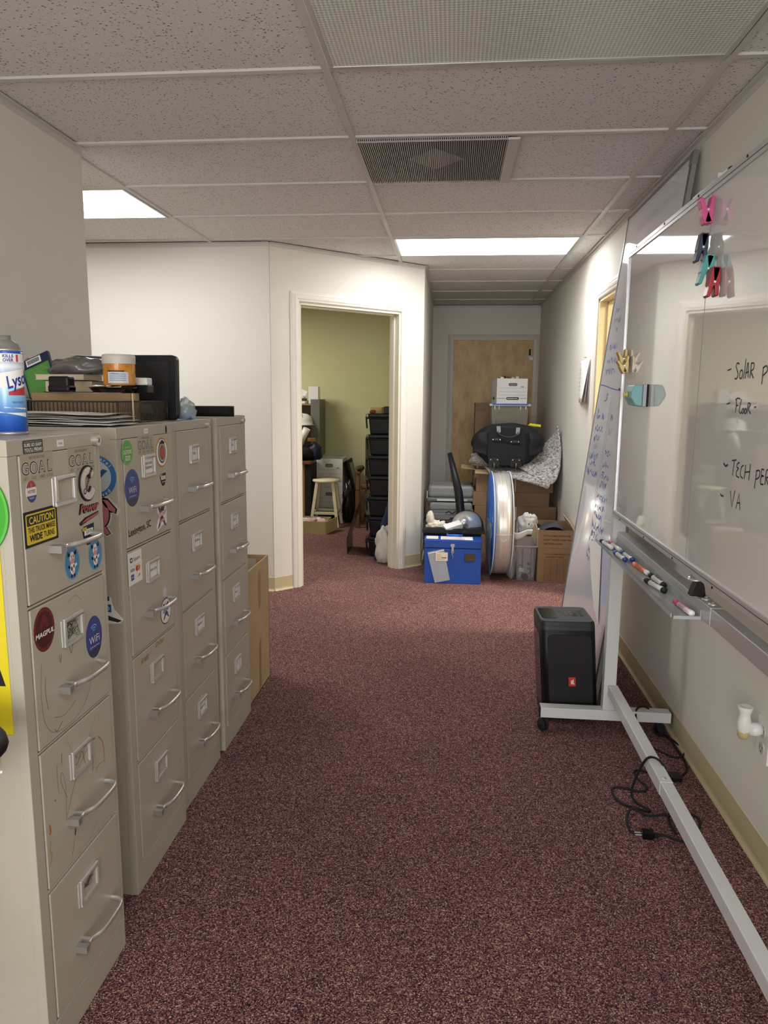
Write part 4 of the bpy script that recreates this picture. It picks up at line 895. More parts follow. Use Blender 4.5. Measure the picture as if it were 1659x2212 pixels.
# a = capped end
DN = sol('2a3f8f', .3); RC = sol('c04a5a', .3)
marker('white dry erase marker with a black patterned cap, at the far end of the tray', (.609, 2.935), (.622, 2.80), WHT, INK, end=WHT)
marker('white and red marker beside the black capped one at the far end of the tray', (.637, 2.895), (.644, 2.76), WHT, RC, end=WHT)
marker('blue capped marker at the front edge of the tray', (.616, 2.718), (.625, 2.585), WHT, DN)
marker('blue capped marker at the back of the tray beside the other blue one', (.642, 2.72), (.652, 2.588), WHT, DN)
marker('orange highlighter marker in the middle of the tray', (.640, 2.53), (.652, 2.395), sol('e8744a', .3), sol('f0805a', .3), end=WHT)
marker('black and white marker touching the end of the orange one', (.654, 2.37), (.661, 2.235), WHT, INK)
marker('black and white marker nearer the front edge of the tray, beside the other black one', (.622, 2.30), (.645, 2.17), WHT, INK)
marker('pink capped marker alone at the near end of the tray', (.642, 2.06), (.651, 1.94), sol('e6c9d0', .2), sol('b8476b', .3), end=WHT)

# clips and eraser held by the whiteboard (a clip's outline lies across the board, in the x-z plane)
def peg(label, y, legs, m_, name='chip_clip', cut=True, th=.03):
    t = thing(name, label, 'clip', (BXF-.006, y, legs[0][1]), 0, 'plastic clips on the whiteboard'); X0, Z0 = BXF-.006, legs[0][1]
    F2 = frame((0, 0, 0), X_, Z_)   # n = -y
    (jx, jz), (ax, az), (bx_, bz) = legs            # jaw end, handle end near the board, handle end away from it
    def blade(ex, ez, s_, nm):
        dx, dz = ex-jx, ez-jz; ln_ = math.hypot(dx, dz); ux, uz = dx/ln_, dz/ln_; px, pz = -uz, ux
        def q(a_, b2): return (jx-X0+ux*a_*ln_+px*b2, jz-Z0+uz*a_*ln_+pz*b2)
        k = .0095
        P = [q(0, -k*.75), q(.02, -k), q(.3, -k*.95), q(.58, -k*.8), q(.64, -k*.55), q(.95, -k*.5), q(1, -k*.2), q(1, k*.2), q(.95, k*.5), q(.64, k*.5), q(.58, k*.75), q(.3, k*.95), q(.02, k), q(0, k*.75)]
        mb = MB().at(F2).prism(P, -th/2, th/2, m_); mb.build(nm, t, bevel=.002)
    blade(ax, az, 1, 'clip_blade'); blade(bx_, bz, -1, 'clip_blade')
    mx, mz = (jx+(ax+bx_)/2)/2-X0, (jz+(az+bz)/2)/2-Z0
    MB().at(F2).disc((mx, mz), .0028, .0028, -th/2-.0008, th/2+.0008, STEEL, 12).build('spring', t)
    return t
peg('pink plastic clip, topmost of the hanging clips', 2.0, ((.632, 1.828), (.641, 1.894), (.611, 1.890)), sol('c2457f', .3))
peg('dark navy plastic clip just under the pink one', 2.03, ((.636, 1.810), (.641, 1.744), (.620, 1.739)), sol('1c2540', .35))
peg('teal plastic clip between the navy and the red one', 1.97, ((.634, 1.746), (.641, 1.684), (.612, 1.674)), sol('4f9a97', .3))
peg('red plastic clip, lowest of the hanging clips', 1.93, ((.638, 1.710), (.643, 1.640), (.622, 1.638)), sol('9c1f2a', .3))
AMB = mat('amber_plastic', 'c9a21c', .12, alpha=.88, spec=.8)
peg('upper of the two clear amber clips at the left edge of the whiteboard', 2.85, ((.640, 1.505), (.642, 1.571), (.612, 1.561)), AMB)
peg('lower of the two clear amber clips at the left edge of the whiteboard', 2.82, ((.636, 1.483), (.643, 1.545), (.606, 1.527)), AMB)
t = thing('board_eraser', 'teal and grey whiteboard eraser stuck on the board with a small yellow magnet on top', 'eraser', (BXF, 2.58, 1.40))
EF = frame((0, 0, 0), X_, Z_)
MB().box((-.006, -.055, -.038), (-.0003, .055, .036), BLKM).build('felt_pad', t)
MB().box((-.018, -.055, -.038), (-.006, .055, .036), sol('aeb1b4', .35)).build('grey_body', t, bevel=.002)
MB().at(EF).prism([(-.018, -.038), (-.018, .036), (-.045, .034), (-.056, .012), (-.055, -.008), (-.04, -.034)], -.052, .052, sol('7fb2b4', .35)).build('teal_grip', t, bevel=.004)
tag(MB().lathe([(0, 0), (.008, 0), (.009, .003), (.006, .005), (.006, .008), (.009, .010), (.008, .013), (0, .013)], sol('cfc76a', .25), 20, ax=(-1, 0, 0)).build('push_pin_magnet', loc=(BXF-.0565, 2.58, 1.402)), 'small yellow round magnet on the teal eraser', 'magnet')

# ---------------------------------------------------------------- leaning whiteboard
LY0, LY1, LX0, LX1, LZ1 = 3.13, 4.226, .65, .925, 2.354
t = thing('leaning_whiteboard', 'tall glossy whiteboard with blue handwriting, leaning against the right wall behind the rolling one', 'whiteboard', (LX0, LY1, 0))
up = Vector((LX1-LX0, 0, LZ1)); LH = up.length; LF = frame((0, 0, 0), -Y_, up)   # u toward the camera, v up the board, n off its face
LWd = LY1-LY0
MB().at(LF).rect(.012, .012, LWd-.012, LH-.012, -.012, WB2, .010).build('board_panel', t)
mb = MB().at(LF)
for q in ((0, 0, LWd, .014), (0, LH-.014, LWd, LH), (0, .014, .014, LH-.014)): mb.rect(*q, -.016, GREYF, .018)
mb.rect(LWd-.036, .014, LWd, LH-.014, -.016, GREYF, .018)
for k in (.010, .020, .028): mb.rect(LWd-k-.001, .02, LWd-k+.001, LH-.03, .002, DARK, .0004)
mb.build('board_frame', t, bevel=.0015)
MB().at(LF).rect(LWd-.042, LH-.05, LWd+.002, LH+.002, -.018, sol('77756f', .4), .023).build('corner_cap', t, bevel=.002); MB().at(LF).rect(-.002, LH-.02, .018, LH+.002, -.018, sol('77756f', .4), .022).build('corner_cap', t, bevel=.002)
s = MB().at(frame(LF @ Vector((0, 0, -.0018)), -Y_, up)); rn = random.Random(11)
def lv(y, z): return (LY1-y, z*LH/LZ1)
def scrib(y, z, w_, h_, m_, n=None):
    u, v_ = lv(y, z); n = n or max(2, int(w_/.028))
    for i in range(n):
        x = u+w_*i/n; k = w_/n*.8
        P = [(x+rn.random()*k, v_+(rn.random()-.5)*h_) for _ in range(rn.choice((3, 4, 5)))]
        s.stroke(sm(P, 4), .006, m_, .0003)
s.stroke([lv(4.215, 1.462), lv(4.12, 1.458), lv(3.9, 1.438), lv(3.6, 1.42)], .005, INKB, .0003)
s.stroke([lv(3.87, 1.40), lv(3.85, 1.0), lv(3.85, .86)], .003, INKB, .0003)
s.stroke([lv(3.82, 1.40), lv(3.818, .58)], .003, GREYT, .0003)
for (y, z, w_, h_) in ((4.03, 1.40, .07, .03), (4.16, 1.318, .05, .03), (4.17, 1.29, .20, .03), (4.15, 1.225, .22, .032), (4.16, 1.165, .06, .035), (4.12, 1.175, .14, .035), (4.1, 1.125, .1, .03), (4.18, 1.07, .07, .035), (4.12, 1.075, .17, .045), (4.13, 1.035, .16, .035), (4.18, .988, .05, .03), (4.14, .985, .24, .04),
                      (3.80, 1.29, .05, .03), (3.80, 1.22, .07, .04), (3.80, 1.11, .13, .035), (3.79, 1.055, .14, .04), (3.81, 1.0, .2, .035), (3.78, .955, .15, .04), (3.80, .89, .24, .035), (3.80, .845, .22, .035), (3.80, .80, .2, .03), (3.82, .745, .3, .04), (3.80, .70, .16, .035), (3.81, .655, .2, .04), (3.80, .61, .15, .03), (3.80, .575, .12, .03),
                      (4.14, 1.855, .12, .03), (4.13, 1.80, .16, .035), (4.06, 1.745, .05, .03), (4.14, 1.66, .2, .035), (4.14, 1.59, .22, .035), (4.14, 1.53, .24, .035)): scrib(y, z, w_, h_, INKB)
for (y, z) in ((4.15, 1.07), (3.9, 1.0), (4.16, .99)): s.stroke([lv(y, z-.03), lv(y-.02, z+.02)], .004, INKR, .0003)
s.stroke([lv(4.03, 1.372), lv(3.97, 1.382)], .005, INK, .0003)
s.build('handwriting', t)
# a sheet of paper taped low on it
def lpt(y, z, n=0): p = LF @ Vector((LY1-y, z*LH/LZ1, n)); return p+Vector((LX0, LY1, 0))
mb = MB(); V = [lpt(3.77, .66, .003), lpt(3.50, .70, .003), lpt(3.28, .36, .004), lpt(3.43, .405, .003), lpt(3.62, .53, .003)]
V += [v_+Vector((-.0008, 0, 0)) for v_ in V]; mb.add([p-Vector((.65, 3.5, .4)) for p in V], [(4, 3, 2, 1, 0), (5, 6, 7, 8, 9)]+[(i, (i+1) % 5, 5+(i+1) % 5, 5+i) for i in range(5)], PAPER)
tag(mb.build('taped_sheet', loc=(.65, 3.5, .4)), 'blank white sheet taped low on the leaning whiteboard beside the white post', 'paper')

# ---------------------------------------------------------------- loudspeaker
t = thing('loudspeaker', 'black portable loudspeaker standing on the carpet behind the foot of the whiteboard stand', 'speaker', (.54, 3.14, 0), .04)
sh = -.034
def spk(P, z0, z1): return P
m, nt, b, ob = base('speaker_grille'); vv = nt.nodes.new('ShaderNodeTexVoronoi'); vv.inputs['Scale'].default_value = 210; nt.links.new(ob, vv.inputs['Vector'])
nt.links.new(ramp(nt, vv.outputs['Distance'], [(.2, lin('020203')), (.55, lin('0e0e10'))]).outputs[0], b.inputs['Base Color']); b.inputs['Roughness'].default_value = .5; GRL = m
def sheared(mb):
    for p in mb.v: p.x += sh*p.z/.45
    return mb
mb = MB(); hw, hd = .117, .115
mb.prism(rrect(-hw, -hd, hw, hd, .03, 5), .012, .41, BLK, True); 
V = []; prof = [(1, .41), (1.0, .43), (.985, .442), (.95, .449)]
base_ = rrect(-hw, -hd, hw, hd, .03, 5); N = len(base_)
for k, z in prof: V += [(p[0]*k, p[1]*k, z) for p in base_]
mb.add(V, [(j*N+i, j*N+(i+1) % N, (j+1)*N+(i+1) % N, (j+1)*N+i) for j in range(3) for i in range(N)], sol('29292c', .5), True)
mb.box((-hw+.02, -hd+.02, 0), (hw-.02, hd-.02, .012), BLKM)
sheared(mb).build('speaker_body', t)
mb = MB(); mb.at(frame((0, -hd, 0), X_, Z_)).prism(rrect(-.092, .03, .095, .392, .025, 4), 0, .004, GRL); mb.at(Matrix.Identity(4)); sheared(mb).build('front_grille', t)
mb = MB(); mb.prism(rrect(-hw+.006, -hd+.006, hw-.006, hd-.006, .026, 5), .4485, .4505, sol('55555a', .4)); mb.prism(rrect(-hw+.016, -hd+.02, hw-.012, hd-.016, .02, 5), .4505, .4512, sol('38383c', .5)); sheared(mb).build('top_rim', t)
mb = MB(); mb.prism(rrect(-hw+.014, -.075, -.035, .075, .02, 4), .4512, .4525, BLKG); sheared(mb).build('carry_handle', t)
mb = MB().at(frame((0, 0, 0), X_, Y_)); mb.text('JBL', .036, .0, .06, BLKG, .4522, width=.11, bold=.03, rot=PI); sheared(mb).build('top_logo', t)
mb = MB().at(frame((0, -hd-.0042, 0), X_, Z_)); mb.rect(-.007, .165, .022, .205, 0, sol('c23a2c', .35), .003); mb.text('JBL', .0075, .185, .011, PAPER, .0045, width=.024, rot=PI/2, bold=.04); mb.at(Matrix.Identity(4)); sheared(mb).build('badge', t)
mb = MB(); mb.at(frame((-hw-.0002, 0, 0), -Y_, Z_)).prism(rrect(-.08, .04, .08, .38, .015), 0, .002, BLKG)
for k in range(4): mb.disc((.02, .2+k*.03), .008, .008, .002, .004, sol('3a3a3d', .3), 14)
mb.rect(.05, .025, .08, .05, .0, sol('c8562f'), .003); mb.at(Matrix.Identity(4)); sheared(mb).build('control_panel', t)
mb = MB(); mb.box((hw-.002, -.03, .355), (hw+.012, .01, .375), BLK); sheared(mb).build('strap_lug', t, bevel=.003)

# black power cord on the carpet
R_c = .0042; z = R_c+.0002
P = [(.90, 3.02, z), (.89, 3.0, .03), (.845, 2.97, .104), (.80, 2.955, .105), (.79, 2.92, .07), (.80, 2.86, .012), (.84, 2.80, z), (.90, 2.74, z), (.945, 2.78, z), (.935, 2.88, z), (.90, 2.93, z), (.915, 2.9, z+.009), (.925, 2.80, z), (.925, 2.70, z), (.90, 2.62, z), (.84, 2.57, z), (.79, 2.60, z), (.72, 2.62, z), (.71, 2.56, z), (.73, 2.50, z), (.70, 2.47, z), (.64, 2.49, z), (.60, 2.475, z), (.605, 2.40, z), (.65, 2.36, z), (.70, 2.345, z), (.665, 2.40, z), (.655, 2.42, .03), (.66, 2.37, .13), (.672, 2.31, .216), (.705, 2.28, .217), (.722, 2.25, .17), (.75, 2.18, .06), (.78, 2.14, z), (.82, 2.26, z), (.76, 2.31, z+.01), (.68, 2.30, z+.01), (.64, 2.34, z+.01), (.61, 2.29, z), (.605, 2.22, z), (.625, 2.215, z)]
t = thing('extension_cable', 'black power cord tangled over the lower rail of the whiteboard stand', 'power cord', (.7, 2.5, 0)); L = off(t)
MB().tube(sm([(a, b_, max(c, z)) for a, b_, c in P], 5), R_c, BLKM, 8).build('cable', t, L)
P2 = [(.745, 2.185, .014), (.80, 2.19, z), (.83, 2.25, z), (.85, 2.32, z), (.80, 2.35, z), (.76, 2.33, z), (.745, 2.27, z), (.75, 2.22, z)]
MB().tube(sm([(.685, 2.195, .013), (.71, 2.192, .012), (.745, 2.185, z)]+P2[1:], 5), R_c, BLKM, 8).build('cable', t, L)
MB().box((.632, 2.178, .002), (.672, 2.206, .026), BLKG, .003).tube([(.672, 2.192, .013), (.692, 2.196, .011)], [.010, .006], BLKM, 10).box((.612, 2.184, .012), (.633, 2.187, .017), STEEL).box((.612, 2.197, .012), (.633, 2.2, .017), STEEL).build('plug', t, L, bevel=.002)
MB().box((.83, 2.555, .001), (.87, 2.60, .02), BLK).build('cord_connector', t, L, bevel=.003)

# ---------------------------------------------------------------- on the right wall
t = thing('wall_outlet', 'white double power outlet plate on the right wall by the plug-in air freshener', 'power outlet', (XR, 2.125, .385)); OF = frame((0, 0, 0), -Y_, Z_)
MB().at(OF).prism(rrect(-.04, -.065, .04, .065, .004), 0, .006, WHT).build('outlet_plate', t, bevel=.001)
mb = MB().at(OF)
for k in (-.026, .026): mb.disc((0, k), .017, .019, .006, .008, PAPER2, 20).disc((0, k-.009), .003, .003, .008, .0083, DARK, 8).rect(-.008, k-.002, -.006, k+.008, .008, DARK).rect(.006, k-.002, .008, k+.007, .008, DARK)
mb.build('socket', t)
t = thing('air_freshener', 'white plug-in air freshener with a small oil bottle, in the wall outlet', 'air freshener', (XR-.0085, 2.14, .411))
MB().lathe([(0, -.02), (.02, -.018), (.021, 0), (.018, .018), (0, .02)], WHT, 24, (-.014, 0, 0), (1, 0, 0), sx=1).build('plug_base', t)
MB().lathe([(.016, 0), (.019, .010), (.020, .028), (.016, .047), (.0145, .053), (.019, .066), (.0215, .078), (.018, .0795), (.013, .076), (0, .075)], WHT, 26, (-.045, .006, -.010)).build('housing', t)
MB().lathe([(0, -.024), (.012, -.022), (.016, -.016), (.017, .0), (.015, .003)], mat('oil_glass', 'cdbf8a', .08, alpha=.8, spec=.9), 20, (-.045, .006, -.010)).build('oil_bottle', t)
t = thing('wall_calendar', 'white paper calendar hanging on the right wall beside the doorway', 'calendar', (XR, 5.42, 1.36)); CF = frame((0, 0, 0), -Y_, Z_)
mb = MB()
for k in range(3):
    mb.at(CF).grid(lambda u, v_, k=k: (-.19+u*.36+.006*k, v_*.30-.003*k, .002+.004*k+.022*k*u*(1-v_)), 8, 6, PAPER)
mb.build('page', t, solid=.001)
mb = MB().at(CF)
for i in range(7): mb.rect(-.17, .05+i*.03, -.02, .0518+i*.03, .026, sol('8a93a8'), .0004)
mb.text('JULY', -.10, .275, .016, GREYT, .02); mb.build('printed_grid', t)
MB().at(CF).disc((0, .315), .004, .004, 0, .02, STEEL, 10).build('nail', t)
t = thing('door_marker', 'green and white marker clipped at the top right of the tan door', 'marker', (.845, YE-.016, 1.79))
MB().lathe([(0, .0), (.010, 0), (.010, .06), (0, .06)], WHT, 12, (0, -.008, 0)).build('barrel', t); MB().lathe([(0, .06), (.011, .06), (.010, .13), (0, .13)], sol('26332f'), 12, (0, -.008, 0)).build('cap', t); MB().box((.01, -.01, .01), (.035, 0, .045), WHT).box((-.013, -.004, .02), (.01, .0, .04), STEEL).build('clip', t)
# armchair at the left edge: only its arm reaches into view
t = thing('office_chair', 'chair with a black arm on a white bracket, beside the nearest filing cabinet', 'chair', (-.98, .92, 0)); L = off(t)
mb = MB(); mb.grid(lambda u, v_: (-.855+.11*math.cos(2*PI*u)*math.sin(PI*v_)*(1 if math.cos(2*PI*u) > 0 else 1.6), 1.08+.085*math.sin(2*PI*u)*math.sin(PI*v_), .79+.048*-math.cos(PI*v_)*(1 if v_ > .5 else .8)), 28, 16, BLK); mb.build('arm_pad', t, L)
mb = MB(); mb.bar((-.90, 1.03, .742), (-.775, 1.12, .742), .05, .005, WHT).bar((-.98, 1.0, .722), (-.80, 1.085, .722), .055, .006, WHT); mb.build('arm_bracket', t, L, bevel=.001); MB().lathe([(0, 0), (.006, 0), (.006, .002), (0, .002)], DARK, 12, (-.822, 1.065, .7255)).build('bracket_bolt', t, L)
MB().box((-1.0, .99, .4), (-.95, 1.03, .722), BLK).build('arm_post', t, L, bevel=.004)
MB().box((-1.25, .6, .40), (-.90, 1.08, .48), BLK).build('seat', t, L, bevel=.02, seg=3); MB().tube([(-1.07, .84, .40), (-1.07, .84, .09)], .025, BLK, 14).build('gas_column', t, L)
for k in range(5):
    a = 2*PI*k/5+.3; c_ = (-1.07+.24*math.cos(a), .84+.24*math.sin(a)); MB().bar((-1.07, .84, .09), (*c_, .065), .04, .025, BLK).lathe([(0, -.01), (.028, -.01), (.028, .01), (0, .01)], BLKM, 16, (*c_, .028), (1, 0, 0)).build('leg', t, L)
# ---------------------------------------------------------------- corner store at the end of the corridor
# blue tool chest
t = thing('tool_chest', 'blue steel tool chest with a hasp, in front of the black tote', 'tool chest', (-.185, 5.32, 0))
MB().box((0, 0, 0), (.423, .17, .268), BLUEP).build('chest_body', t, bevel=.003); MB().box((-.003, -.003, .272), (.426, .173, .332), BLUEP).build('lid', t, bevel=.004)
MB().box((.002, .002, .268), (.421, .168, .272), DARK).build('lid_gap', t)
HF = frame((0, -.003, 0), X_, Z_)
mb = MB().at(HF).rect(.195, .285, .225, .305, 0, STEEL, .003).rect(.202, .25, .218, .285, 0, STEEL, .004); mb.ring((.21, .245), .010, .006, .002, .005, STEEL, 16)
mb.at(Matrix.Identity(4)); mb.tube(sm([(.21, -.008, .245), (.207, -.01, .225), (.214, -.008, .208), (.209, -.006, .19)], 4), .0025, STEEL, 6).build('hasp', t)
mb = MB().at(HF); mb.prism([(.022, .238), (.145, .268), (.195, .03), (.082, .004)], .003, .004, FILM).rect(.085, .175, .175, .24, .0045, sol('ddd3bb'), .001); mb.stroke([(.03, .228), (.145, .258)], .006, PAPER, .0052)
for i in range(4): mb.rect(.095, .185+i*.012, .15-.01*i, .188+i*.012, .0056, sol('a58a78'))
mb.rect(.13, .195, .165, .203, .0058, GREYT); mb.build('clear_tag', t)
mb = MB().at(HF).rect(.305, .175, .378, .235, -.0005, sol('3a3325'), .004); mb.text('KENNEDY', .342, .218, .008, sol('6b5d3a'), .0038, width=.05).text('KITS', .342, .195, .008, sol('6b5d3a'), .0038, width=.03); mb.build('maker_plate', t)
mb = MB(); mb.box((.12, .03, .3325), (.36, .14, .3335), PAPER).box((.01, .04, .3325), (.1, .15, .3332), PAPER2).box((.3, .02, .3325), (.36, .10, .3340), PAPER)
for i in range(7): mb.box((.13, .035+i*.013, .3336), (.28+(i % 3)*.02, .039+i*.013, .3338), INKR if i % 3 == 0 else GREYT)
tag(mb.build('printed_papers', loc=(-.185, 5.32, 0)), 'printed papers lying on the lid of the blue tool chest', 'paper')
tag(MB().tube([(0, 0, 0), (.12, .004, 0)], .009, sol('2a5ab8', .3), 12).build('blue_marker', loc=(-.02, 5.46, .3435)), 'thick blue pen lying on the blue tool chest', 'pen')
# black tote with odds and ends
t = thing('storage_tote', 'open black tote full of odds and ends, right behind the blue tool chest', 'tote', (.03, 5.74, 0))
def openbox(mb, x0, y0, x1, y1, z0, z1, e, m_, tp=0):
    t_ = tp
    def ringf(z, k): return [(x0+k, y0+k, z), (x1-k, y0+k, z), (x1-k, y1-k, z), (x0+k, y1-k, z)]
    V = ringf(z0, t_)+ringf(z1, 0)+ringf(z1, e)+ringf(z0+e, t_+e)
    F4 = [(3, 2, 1, 0), (12, 13, 14, 15)]
    for a in (0, 4, 8):
        for i in range(4): F4.append((a+i, a+(i+1) % 4, a+4+(i+1) % 4, a+4+i))
    return mb.add(V, F4, m_)
openbox(MB(), -.215, -.2, .215, .2, 0, .352, .004, BLK, .035).build('tote_body', t)
mb = MB(); x0, y0, x1, y1 = -.24, -.225, .24, .225
openbox(mb, x0, y0, x1, y1, .348, .372, .03, BLK); 
for i in range(5): mb.box((x0+.004, y0+.05+i*.08, .3725), (x0+.024, y0+.07+i*.08, .3735), DARK).box((x1-.024, y0+.05+i*.08, .3725), (x1-.004, y0+.07+i*.08, .3735), DARK)
mb.build('tote_rim', t, bevel=.004)
tag(MB().tube([(0, 0, 0), (.0, .0, .14), (-.035, .04, .42), (-.115, .13, .73)], [.036, .036, .034, .019], BLK, 20).tube([(0, 0, .16), (-.004, .003, .20)], [.040, .038], BLK, 20).build('blower_tube', loc=(.10, 5.80, .205)), 'long black tapering plastic tube sticking up out of the black tote', 'tube')
t = thing('work_lamp', 'silver dome lamp reflector lying in the black tote', 'lamp', (.135, 5.74, .365), 0, None, (1.15, .0, -.25))
MB().lathe([(.120, 0), (.128, .004), (.12, .035), (.095, .08), (.055, .115), (.03, .128), (.028, .15), (0, .15)], CHROME, 36).build('reflector', t)
MB().lathe([(.129, -.002), (.132, 0), (.132, .008), (.128, .01)], BLK, 36).build('lamp_rim', t)
tag(MB().box((-.07, -.035, 0), (.07, .035, .075), WHT).build('white_carton', loc=(.03, 5.60, .340), rot=(.3, -.25, .35), bevel=.003), 'white carton tipped on edge at the front of the black tote', 'carton')
mb = MB(); blob(mb, (0, 0, 0), .07, .05, .035, sol('d5cdbd', .9), .7, 2.6, 3, 28, 18, None, .25); blob(mb, (-.055, .02, .055), .03, .03, .055, sol('d5cdbd', .9), .5, 3, 8, 18, 12)
tag(mb.build('work_gloves', loc=(-.10, 5.63, .385)), 'crumpled off-white work gloves at the left of the black tote', 'gloves')
tag(MB().prism([(0, 0), (.03, .0), (.012, .10), (-.012, .165), (-.03, .17), (-.022, .08)], -.006, .006, sol('3b2420')).build('hand_saw_blade', loc=(-.165, 5.78, .375), rot=(PI/2, 0, 0), bevel=.002), 'dark reddish pointed blade leaning at the left end of the black tote', 'blade')
mb = MB(); blob(mb, (0, 0, 0), .15, .14, .04, BLKM, .6, 3, 5, 24, 14); tag(mb.build('cable_heap', loc=(.0, 5.76, .27)), 'heap of dark cables filling the black tote', 'cables')
# grey hard cases behind the tote
GC = sol('8f908e', .45); GC2 = sol('7c7d7b', .5)
t = thing('hard_case', 'light grey hard plastic case, upper of the two behind the black tote', 'case', (.0, 6.62, .46))
MB().box((-.20, -.16, .03), (.205, .2, .14), GC, .0).build('case_body', t, bevel=.03, seg=4); MB().box((-.205, -.165, .0), (.21, .205, .032), GC2).build('case_rim', t, bevel=.01)
MB().box((-.215, -.12, .02), (-.205, -.06, .09), STEEL).build('latch', t); MB().box((-.12, -.168, .005), (.15, -.164, .022), ALU).build('trim_strip', t)
t = thing('hard_case', 'grey plastic case, lower of the two behind the black tote', 'case', (.0, 6.60, 0))
MB().box((-.205, -.17, 0), (.21, .22, .40), GC2).build('case_body', t, bevel=.025, seg=3); MB().box((-.185, -.175, .38), (.195, .21, .452), GC).build('case_lid', t, bevel=.02, seg=3)
MB().box((-.2, -.188, .30), (.0, -.171, .355), GC).box((.0, -.188, .32), (.2, -.171, .355), GC).build('front_ledge', t, bevel=.004)
tag(MB().tube(sm([(-.06, 0, 0), (-.03, -.01, .02), (0, .0, .0), (.03, -.01, .022), (.06, 0, 0), (.09, 0, .01)], 5), .004, BLKM, 6).build('loose_cable', loc=(.02, 6.405, .36)), 'short black cable looped in front of the grey cases', 'cable')
# cable reel: edge-on, blue side plate, clear wound cable
t = thing('cable_reel', 'large upright reel of clear cable with a blue side plate', 'cable reel', (.385, 5.67, .41), .03)
m, nt, b, ob = base('wound_cable'); mp = nt.nodes.new('ShaderNodeMapping'); mp.inputs['Scale'].default_value = (160, 2, 2); nt.links.new(ob, mp.inputs[0])
fz = noisen(nt, mp.outputs[0], 1.0, 2); nt.links.new(ramp(nt, fz, [(.3, lin('c4c0b6')), (.7, lin('e9e6df'))]).outputs[0], b.inputs['Base Color']); b.inputs['Metallic'].default_value = .5; b.inputs['Roughness'].default_value = .33
bp = nt.nodes.new('ShaderNodeBump'); bp.inputs['Strength'].default_value = .15; bp.inputs['Distance'].default_value = .002; nt.links.new(fz, bp.inputs['Height']); nt.links.new(bp.outputs[0], b.inputs['Normal'])
MB().lathe([(.37, -.062), (.392, -.06), (.394, -.02), (.394, .02), (.392, .06), (.37, .062)], m, 72, ax=(1, 0, 0)).build('cable_winding', t)
for x in (-.072, .066): MB().lathe([(.10, x), (.408, x), (.41, x+.003), (.408, x+.006), (.10, x+.006)], BLUER if x < 0 else FILM, 72, ax=(1, 0, 0)).lathe([(.404, x-.001), (.4105, x+.001), (.4105, x+.005), (.404, x+.007)], sol('d7d9da', .25), 72, ax=(1, 0, 0)).build('side_plate', t)
MB().lathe([(.0, -.074), (.105, -.074), (.105, .074), (0, .074)], BLUER, 32, ax=(1, 0, 0)).build('reel_hub', t)
mb = MB()
for k in range(2): mb.tube([(-.07, -.39+.02*k, -.02), (0, -.398, -.02-.05*k), (.07, -.39+.02*k, -.02)], .0025, CLEAR, 6)
mb.grid(lambda u, v_: crumple((-.085+.004*v_, -.30+.5*u, -.36+.4*v_), .012, 14, 3), 16, 16, FILM); mb.build('plastic_wrap', t)
# clear box of parts with a crumpled bag
t = thing('clear_parts_box', 'clear plastic box of black parts standing between the reel and the brown cartons', 'box', (.585, 5.60, 0), .0)
CLR = mat('clear_box', 'c9ccd2', .08, alpha=.16, spec=.9)
openbox(MB(), -.078, -.13, .078, .13, 0, .32, .003, CLR, .012).build('box_shell', t); MB().box((-.085, -.14, .325), (.085, .14, .335), CLR).box((-.085, -.142, .27), (.085, -.139, .274), PAPER2).build('box_lid', t)
mb = MB().at(frame((0, -.105, 0), X_, Z_)); mb.rect(-.05, .02, .06, .24, -.02, sol('8d8a98'), .002).rect(-.03, .04, -.02, .25, 0, DKG, .004).rect(.035, .03, .045, .26, 0, DKG, .004)
mb.disc((-.005, .032), .028, .026, 0, .012, BLKM, 20).disc((.022, .13), .012, .011, 0, .012, BLK, 14); mb.prism([(-.05, .075), (-.02, .066), (-.012, .09), (-.04, .10)], .004, .006, PAPER)
for i in range(5): mb.rect(-.042+i*.005, .077, -.040+i*.005, .09, .0062, INK)
mb.stroke(sm([(.02, .05), (.04, .07), (.03, .10), (.015, .09)], 5), .012, BLK, .008).stroke(sm([(-.06, .1), (-.045, .12), (-.02, .115)], 5), .008, BLK, .008)
mb.at(frame((0, -.131, 0), X_, Z_)); mb.text('Ø ........', -.01, .225, .016, DKG, .0).build('box_contents', t)
mb = MB(); blob(mb, (0, 0, .08), .075, .05, .085, sol('dcdad6', .4), .3, 2.2, 21, 32, 22, 0, .12)
bgp = mb.build('crumpled_bag', loc=(.60, 5.60, .34)); tag(bgp, 'crumpled white printed bag on top of the clear box', 'bag')
s = MB().at(frame((0, -.062, 0), X_, Z_)); rn = random.Random(3)
for i in range(26):
    a = rn.random()*2*PI; r_ = rn.random()*.045; x, y = r_*math.cos(a), .09+r_*math.sin(a)*.9; s.stroke([(x, y), (x+.006*(rn.random()-.5), y+.006*(rn.random()-.5)), (x+.008, y+.003)], .002, GREYT, 0)
s.text('WILL IRONS', .01, .145, .014, GREYT, .0, width=.08); s.build('bag_print', bgp)
mb = MB(); mb.grid(lambda u, v_: crumple((-.10+.2*u, .0, .06*v_), .02, 12, 9), 12, 4, WHT); tag(mb.build('flat_white_offcut', loc=(.60, 5.53, .337), rot=(0, -.25, 0), solid=.003), 'bent white strip in front of the crumpled white bag', 'strip')
tag(MB().box((-.06, -.04, 0), (.07, .04, .06), BLKM).build('black_pouch', loc=(.655, 5.64, .337), rot=(0, -.3, .1), bevel=.01), 'black pouch leaning between the crumpled white bag and the cartons', 'pouch')
mb = MB(); blob(mb, (0, 0, .12), .035, .05, .14, FILM, .4, 3, 31, 20, 14, 0, .2); tag(mb.build('clear_sack', loc=(.482, 5.56, .0)), 'clear film sack squeezed between the reel and the clear box', 'bag')
